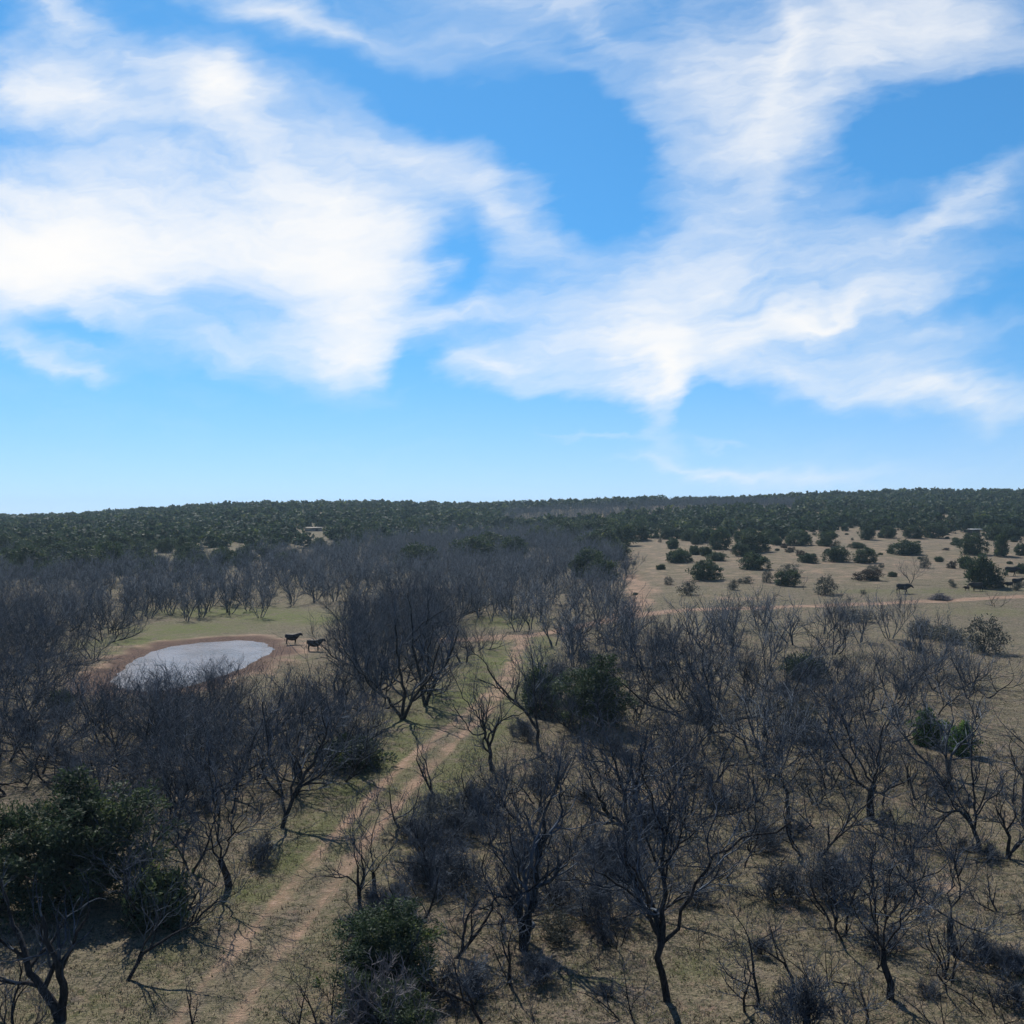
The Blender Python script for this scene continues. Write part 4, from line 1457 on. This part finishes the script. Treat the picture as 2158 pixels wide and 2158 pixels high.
def cow_mesh(name, head, stride=0.0, mat=None):
    """one closed body: barrel, neck and head lofted from oval rings, the legs, ears and tail grown into it.
    head: rings (x, top, bottom, half width) from the neck forward"""
    V, Q, off = [], [], 0

    def loft(rings, sides=14):
        nonlocal off
        a = np.linspace(0, 2 * np.pi, sides, endpoint=False)
        R_ = np.array([[(x, w * math.cos(t), (zt + zb) / 2 + (zt - zb) / 2 * math.sin(t)) for t in a] for x, zt, zb, w in rings])
        n = len(R_)
        v = list(R_.reshape(-1, 3)) + [R_[0].mean(0), R_[-1].mean(0)]
        q = [(i * sides + j, i * sides + (j + 1) % sides, (i + 1) * sides + (j + 1) % sides, (i + 1) * sides + j) for i in range(n - 1) for j in range(sides)]
        q += [(n * sides, (j + 1) % sides, j) for j in range(sides)]
        q += [(n * sides + 1, (n - 1) * sides + j, (n - 1) * sides + (j + 1) % sides) for j in range(sides)]
        V.extend(v); Q.extend([tuple(k + off for k in f) for f in q]); off += len(v)

    def limb(pts, sides=8):
        nonlocal off
        v, f = tube_batch([(np.array([p[:3] for p in pts]), np.array([p[3] for p in pts]))], sides)
        n = len(pts)
        caps = [tuple(off + j for j in range(sides))[::-1], tuple(off + (n - 1) * sides + j for j in range(sides))]
        V.extend(v); Q.extend([tuple(int(k) + off for k in r) for r in f]); Q.extend(caps); off += len(v)

    loft([(-1.02, 1.24, 1.02, 0.10), (-0.97, 1.35, 0.86, 0.20), (-0.80, 1.41, 0.70, 0.28), (-0.45, 1.39, 0.54, 0.34), (0.0, 1.37, 0.48, 0.38), (0.35, 1.40, 0.52, 0.35)] + head)
    hx, hz = head[-4][0], head[-4][1]
    for s in (-1, 1):
        limb([(hx, s * 0.08, hz - 0.07, 0.04), (hx - 0.02, s * 0.18, hz - 0.08, 0.045), (hx - 0.03, s * 0.26, hz - 0.12, 0.025)], 6)
    limb([(-0.98, 0, 1.32, 0.045), (-1.06, 0, 1.15, 0.04), (-1.08, 0, 0.80, 0.035), (-1.07, 0, 0.52, 0.055), (-1.06, 0, 0.42, 0.03)], 6)
    for s, k in ((-1, stride), (1, -stride)):
        limb([(-0.76, s * 0.16, 1.00, 0.17), (-0.72 + k * 0.3, s * 0.17, 0.72, 0.13), (-0.83 + k * 0.7, s * 0.16, 0.46, 0.075), (-0.79 + k, s * 0.16, 0.14, 0.055), (-0.77 + k, s * 0.16, 0.0, 0.068)])
        limb([(0.42, s * 0.17, 0.95, 0.16), (0.44 - k * 0.3, s * 0.16, 0.66, 0.11), (0.45 - k * 0.6, s * 0.15, 0.42, 0.07), (0.43 - k, s * 0.15, 0.12, 0.052), (0.45 - k, s * 0.15, 0.0, 0.066)])
    me = bpy.data.meshes.new(name)
    me.from_pydata([tuple(v) for v in V], [], Q)
    o = bpy.data.objects.new(name, me)
    C.objects.link(o)
    rm = o.modifiers.new('weld', 'REMESH')
    rm.mode = 'VOXEL'
    rm.voxel_size = 0.035
    rm.use_smooth_shade = True
    sm = o.modifiers.new('soften', 'SMOOTH')
    sm.iterations = 3
    bpy.context.view_layer.update()
    out = bpy.data.meshes.new_from_object(o.evaluated_get(bpy.context.evaluated_depsgraph_get()))
    out.name = name
    bpy.data.objects.remove(o)
    co = np.empty(len(out.vertices) * 3, np.float32)
    out.vertices.foreach_get('co', co)
    co = co.reshape(-1, 3)
    co[:, 2] -= co[:, 2].min()
    co *= 1.45 / co[:, 2].max()
    co[:, 0] *= 0.88
    out.vertices.foreach_set('co', co.ravel())
    out.materials.clear()
    out.materials.append(mat)
    return out


UP = [(0.58, 1.44, 0.60, 0.28), (0.76, 1.47, 0.74, 0.23), (0.92, 1.50, 0.92, 0.19), (1.05, 1.53, 1.08, 0.155), (1.17, 1.55, 1.14, 0.14), (1.31, 1.48, 1.12, 0.125), (1.46, 1.36, 1.08, 0.10), (1.53, 1.28, 1.12, 0.06)]
LEVEL = [(0.60, 1.42, 0.62, 0.27), (0.80, 1.38, 0.74, 0.21), (0.98, 1.34, 0.84, 0.16), (1.12, 1.31, 0.92, 0.13), (1.24, 1.28, 0.92, 0.125), (1.37, 1.14, 0.82, 0.11), (1.50, 0.96, 0.74, 0.085), (1.56, 0.88, 0.76, 0.05)]
CW_UP = cow_mesh('cow_head_up', UP, 0.06, M_BLACK)
CW_WALK = cow_mesh('cow_walking', LEVEL, 0.15, M_BLACK)
CW_CALF = cow_mesh('calf', LEVEL, 0.05, M_BROWN)


def cow(me, px, py, hpx, face, label, kind='cow', cat='cow'):
    x, y, z = ground_at_px(px, py)
    s = hpx / F * y / 1.45
    o = link(kind, me, None, (x, y, z), face, s)
    tag(o, label, cat, 'cattle')
    return o


cow(CW_UP, 616, 1358, 25, R(8), 'black cow with raised head on the bare bank right of the pond')
cow(CW_UP, 663, 1372, 27, R(12), 'black cow half behind bare twigs, nearer the grove than its companion')
cow(CW_WALK, 1904, 1251, 21.5, R(-6), 'black cow walking alone on the open field above the sandy road')
cow(CW_WALK, 2132, 1214, 20, R(-14), 'black cow standing highest on the slope right of the round juniper')
cow(CW_UP, 2144, 1236, 19, R(4), 'black cow at the right edge standing behind a smaller one')
cow(CW_WALK, 2126, 1239, 13, R(186), 'small black calf close beside the cow at the right edge', 'calf', 'calf')
cow(CW_WALK, 2058, 1246, 19, R(170), 'black cow in the shade under the round juniper')
cow(CW_CALF, 2037, 1245, 10, R(190), 'brown calf at the left foot of the round juniper', 'calf', 'calf')


# ------------------------------------------------------------------ two small structures far off, and the brush pile
def boxes(name, bs, mat, parent=None):
    V, Q = [], []
    for (x0, y0, z0, x1, y1, z1) in bs:
        b = len(V)
        V += [(x0, y0, z0), (x1, y0, z0), (x1, y1, z0), (x0, y1, z0), (x0, y0, z1), (x1, y0, z1), (x1, y1, z1), (x0, y1, z1)]
        Q += [[b, b + 3, b + 2, b + 1], [b + 4, b + 5, b + 6, b + 7], [b, b + 1, b + 5, b + 4], [b + 1, b + 2, b + 6, b + 5], [b + 2, b + 3, b + 7, b + 6], [b + 3, b, b + 4, b + 7]]
    return link(name, mesh_np(name, np.array(V, float), np.array(Q), mat), parent)


def plain(name, a, b, scale, rough=0.6):
    t = NT(name, rough, 0.3)
    return t.color(t.mix(t.mr(t.noise(t.pos(), scale, 4, 0.6), 0.35, 0.65), a, b))


M_TIN = plain('pale_tin', rgb(0.48, 0.49, 0.48), rgb(0.62, 0.62, 0.60), 1.5, 0.4)
M_WOOD = plain('old_boards', rgb(0.06, 0.055, 0.055), rgb(0.13, 0.12, 0.115), 3.0, 0.9)
M_PLASTER = plain('weathered_plaster', rgb(0.26, 0.235, 0.19), rgb(0.36, 0.325, 0.26), 1.0, 0.9)


def shelter():
    x, y, z = SHELTER
    w = 27 / F * y
    t = tag(link('shelter', None, None, (x, y, z), R(3)), 'low open shelter with a flat pale tin roof among the field junipers', 'shelter')
    h = w * 0.42
    boxes('back_wall', [(-w * .44, w * .30, 0, w * .44, w * .33, h - 0.06)], M_WOOD, t)
    for sx in (-1, 1):
        for sy in (-1, 1):
            boxes('post', [(sx * w * .46 - .06, sy * w * .36 - .06, -0.2, sx * w * .46 + .06, sy * w * .36 + .06, h + (0.02 if sy < 0 else 0.3))], M_WOOD, t)
    r = boxes('roof', [(-w * .52, -w * .40, 0, w * .52, w * .40, 0.07)], M_TIN, t)
    r.location = (0, 0, h + 0.16)
    r.rotation_euler = (R(1.5), 0, 0)


def low_building():
    x, y, z = CLEARING
    z += 0.15
    w, h = 35 / F * y, 6.5 / F * y
    t = tag(link('low_building', None, None, (x, y, z), R(-6)), 'long low pale building alone on the green hillside', 'building')
    boxes('wall', [(-w * .5, -1.4, -1.4, w * .5, 1.4, h * .78)], M_PLASTER, t)
    r = boxes('roof', [(-w * .52, -1.7, 0, w * .52, 1.7, 0.10)], M_PLASTER, t)
    r.location = (0, 0, h * .90)
    r.rotation_euler = (R(5), 0, 0)
    boxes('door', [(w * .16, -1.43, -0.3, w * .16 + 0.9, -1.405, h * .62)], M_WOOD, t)



def brush_pile():
    x, y, z = ground_at_px(1980, 1264)
    rg = np.random.default_rng(5)
    w = 50 / F * y
    ls = []
    for i in range(520):
        c = np.array([rg.normal(0, w * .20), rg.normal(0, w * .16), 0])
        c[2] = abs(rg.normal(0, 0.30)) * (1 - min(1, abs(c[0]) / (w * .55))) + 0.06
        d = unit(np.array([rg.normal(0, 1), rg.normal(0, 1), rg.normal(0.1, 0.4)]))
        L = rg.uniform(0.4, 1.3)
        p = np.linspace(c - d * L / 2, c + d * L / 2, 4) + rg.normal(0, 0.04, (4, 3))
        p[:, 2] = np.maximum(p[:, 2], 0.02)
        ls.append((1, p, np.linspace(1, 0.4, 4) * rg.uniform(0.012, 0.05)))
    v, f = tubes(ls, lambda lv: 4)
    o = link('brush_pile', mesh_np('brush_pile', v, f, M_PALE), None, (x, y, z))
    tag(o, 'heap of cut grey branches beside the sandy road', 'brush pile')


shelter()
low_building()
brush_pile()


# ------------------------------------------------------------------ grass
def grass():
    rg = np.random.default_rng(31)
    n = 210000
    d = np.sqrt(rg.uniform(25.0 ** 2, 92.0 ** 2, n) )
    d = np.where(rg.random(n) < 0.45, rg.uniform(25, 60, n), d)
    u = rg.uniform(-0.58, 0.58, n)
    x = u * d
    nz = np.sin(x * 1.3 + 2 * np.sin(d * 0.9)) * np.sin(d * 1.1 + 1.5 * np.sin(x * 0.8)) + rg.normal(0, 0.5, n)
    k = (dirt_field(x, d) + rg.normal(0, 0.12, n) < 0.36) & (nz > -0.35)
    x, d = x[k], d[k]
    z = z_at(x, d)
    gr = green_field(x, d)
    n = len(x)
    B = 3
    h = rg.uniform(0.03, 0.11, (n, B)) * np.clip(1 + 0.5 * rg.normal(0, 0.5, (n, 1)), 0.6, 2.0)
    th = rg.uniform(0, 2 * np.pi, (n, B)); ln = rg.uniform(0.04, 0.15, (n, B))
    bx = x[:, None] + rg.normal(0, 0.05, (n, B)); by = d[:, None] + rg.normal(0, 0.05, (n, B))
    wd = 0.012 + 0.008 * rg.random((n, B))
    ct, st = np.cos(th), np.sin(th)
    zz = np.broadcast_to(z[:, None], (n, B)) - 0.02
    a = np.stack([bx - st * wd, by + ct * wd, zz], -1)
    b = np.stack([bx + st * wd, by - ct * wd, zz], -1)
    c = np.stack([bx + ct * ln, by + st * ln, zz + h], -1)
    v = np.stack([a, b, c], 2).reshape(-1, 3)
    f = np.arange(n * B * 3).reshape(-1, 3)
    tone = np.repeat(np.clip(rg.normal(0.45, 0.28, (n, B)), 0, 1).ravel(), 3)
    gg = np.repeat(np.repeat((rg.random(n) < gr * 0.75).astype(float), B), 3)
    me = mesh_np('grass', v, f, M_BLADE, False, {'tone': tone, 'green': gg})
    tag(link('grass', me), 'short dry tan grass with green tufts under the trees', 'grass', kind='stuff')


grass()

# ------------------------------------------------------------------ labels for what has none yet: each by its neighbour landmark
LAND = [('the stock pond', 400, 1400), ('the pond cow', 620, 1345), ('the pond end tree', 220, 1340), ('the hillside building', 662, 1116),
        ('the many stemmed tree', 849, 1500), ('the dirt crossing', 1055, 1345), ('the track bend fork', 1037, 1600), ('the bend juniper', 1222, 1500),
        ('the lone low bush', 737, 1600), ('the largest near juniper', 215, 1850), ('the big double trunked mesquite', 484, 1850), ('the bright green juniper', 770, 2060),
        ('the star shaped tree', 1330, 1745), ('the black hearted mesquite', 1102, 1990), ('the tallest forked mesquite', 1408, 2080), ('the thick trunked mesquite', 1835, 1715),
        ('the fan shaped mesquite', 1875, 2090), ('the curved black trunk', 2020, 2000), ('the grey brush pair', 1690, 1880), ('the dense limbed mesquite', 1502, 1510),
        ('the dark green bush pair', 1990, 1565), ('the lone open mesquite', 2047, 1465), ('the walking cow', 1904, 1245), ('the cattle shade juniper', 2070, 1225),
        ('the pile of cut branches', 1980, 1260), ('the tin roofed shelter', 2057, 1125), ('the round grey shrub', 2075, 1365), ('the red road spur', 1345, 1235),
        ('the hoop limbed mesquite', 2050, 1780), ('the upright bushy mesquite', 1753, 1370)]
ORD = ['nearest', 'second nearest', 'third nearest', 'fourth nearest', 'fifth nearest', 'sixth nearest', 'seventh nearest', 'eighth nearest', 'ninth nearest', 'tenth nearest', 'eleventh nearest', 'twelfth nearest',
       'thirteenth nearest', 'fourteenth nearest', 'fifteenth nearest', 'sixteenth nearest', 'seventeenth nearest', 'eighteenth nearest', 'nineteenth nearest', 'twentieth nearest']


def name_the_rest():
    cells = {}
    for t in THINGS:
        root, kind, px, py, h, label, d = t
        if label:
            continue
        best = min(LAND, key=lambda l: math.hypot(px - l[1], 1.5 * (py - l[2])))
        dx, dy = px - best[1], 1.5 * (py - best[2])
        if abs(dx) >= abs(dy):
            way = 'left of' if dx < 0 else 'right of'
        else:
            way = 'beyond' if dy < 0 else 'in front of'
        what = kind if kind != 'juniper_tree' else ('juniper_tree', root.children[1].data.materials[0].name)
        cells.setdefault((what, best[0], way), []).append((math.hypot(dx, dy), t))
    for (what, land, way), ls in cells.items():
        ls.sort(key=lambda q: q[0])
        for i, (_, t) in enumerate(ls):
            root, kind, px, py, h, _, d = t
            if kind == 'mesquite_tree':
                w = ('tall' if h > 4.8 else 'middling' if h > 3.4 else 'small') + ' bare mesquite'
            elif kind == 'brush_shrub':
                w = 'leafless grey brush'
            elif what[1] == 'grey_shrub_leaves':
                w = 'dusty grey green shrub'
            elif what[1] == 'browned_juniper_foliage':
                w = 'browned low juniper'
            else:
                w = 'dark green juniper'
            if d > 255 and kind == 'juniper_tree':
                root['label'] = w + ' on the far slope ' + way + ' ' + land
                root['group'] = 'junipers on the far slope ' + way + ' ' + land
            elif i < len(ORD):
                root['label'] = w + ', ' + ORD[i] + ' ' + way + ' ' + land
            else:
                root['label'] = w + ' among the outer ones ' + way + ' ' + land
                root['group'] = kind.replace('_', ' ') + 's farther ' + way + ' ' + land


name_the_rest()


def haze():
    me = mesh_np('haze', np.array([(x, y, z) for z in (-60.0, 36.0) for y in (-160.0, 1850.0) for x in (-1550.0, 1550.0)]),
                 np.array([[0, 2, 3, 1], [4, 5, 7, 6], [0, 1, 5, 4], [2, 6, 7, 3], [0, 4, 6, 2], [1, 3, 7, 5]]), None)
    m = bpy.data.materials.new('haze')
    m.use_nodes = True
    nt = m.node_tree
    nt.nodes.clear()
    v = nt.nodes.new('ShaderNodeVolumePrincipled')
    v.inputs['Color'].default_value = (0.62, 0.86, 1.0, 1)
    v.inputs['Density'].default_value = HAZE
    v.inputs['Anisotropy'].default_value = 0.2
    o = nt.nodes.new('ShaderNodeOutputMaterial')
    nt.links.new(v.outputs[0], o.inputs['Volume'])
    me.materials.append(m)
    tag(link('haze', me), 'thin blue air over the far hills', 'haze', kind='stuff')


HAZE = 0.00020
haze()
for t in THINGS:      # what is not a juniper but a shrub is named so
    r = t[0]
    if t[1] == 'juniper_tree' and r.children[1].data.materials[0].name == 'grey_shrub_leaves':
        r.name = 'leafy_shrub'; r['category'] = 'shrub'
        if r.get('group') == 'junipers': r['group'] = 'grey leafed shrubs'
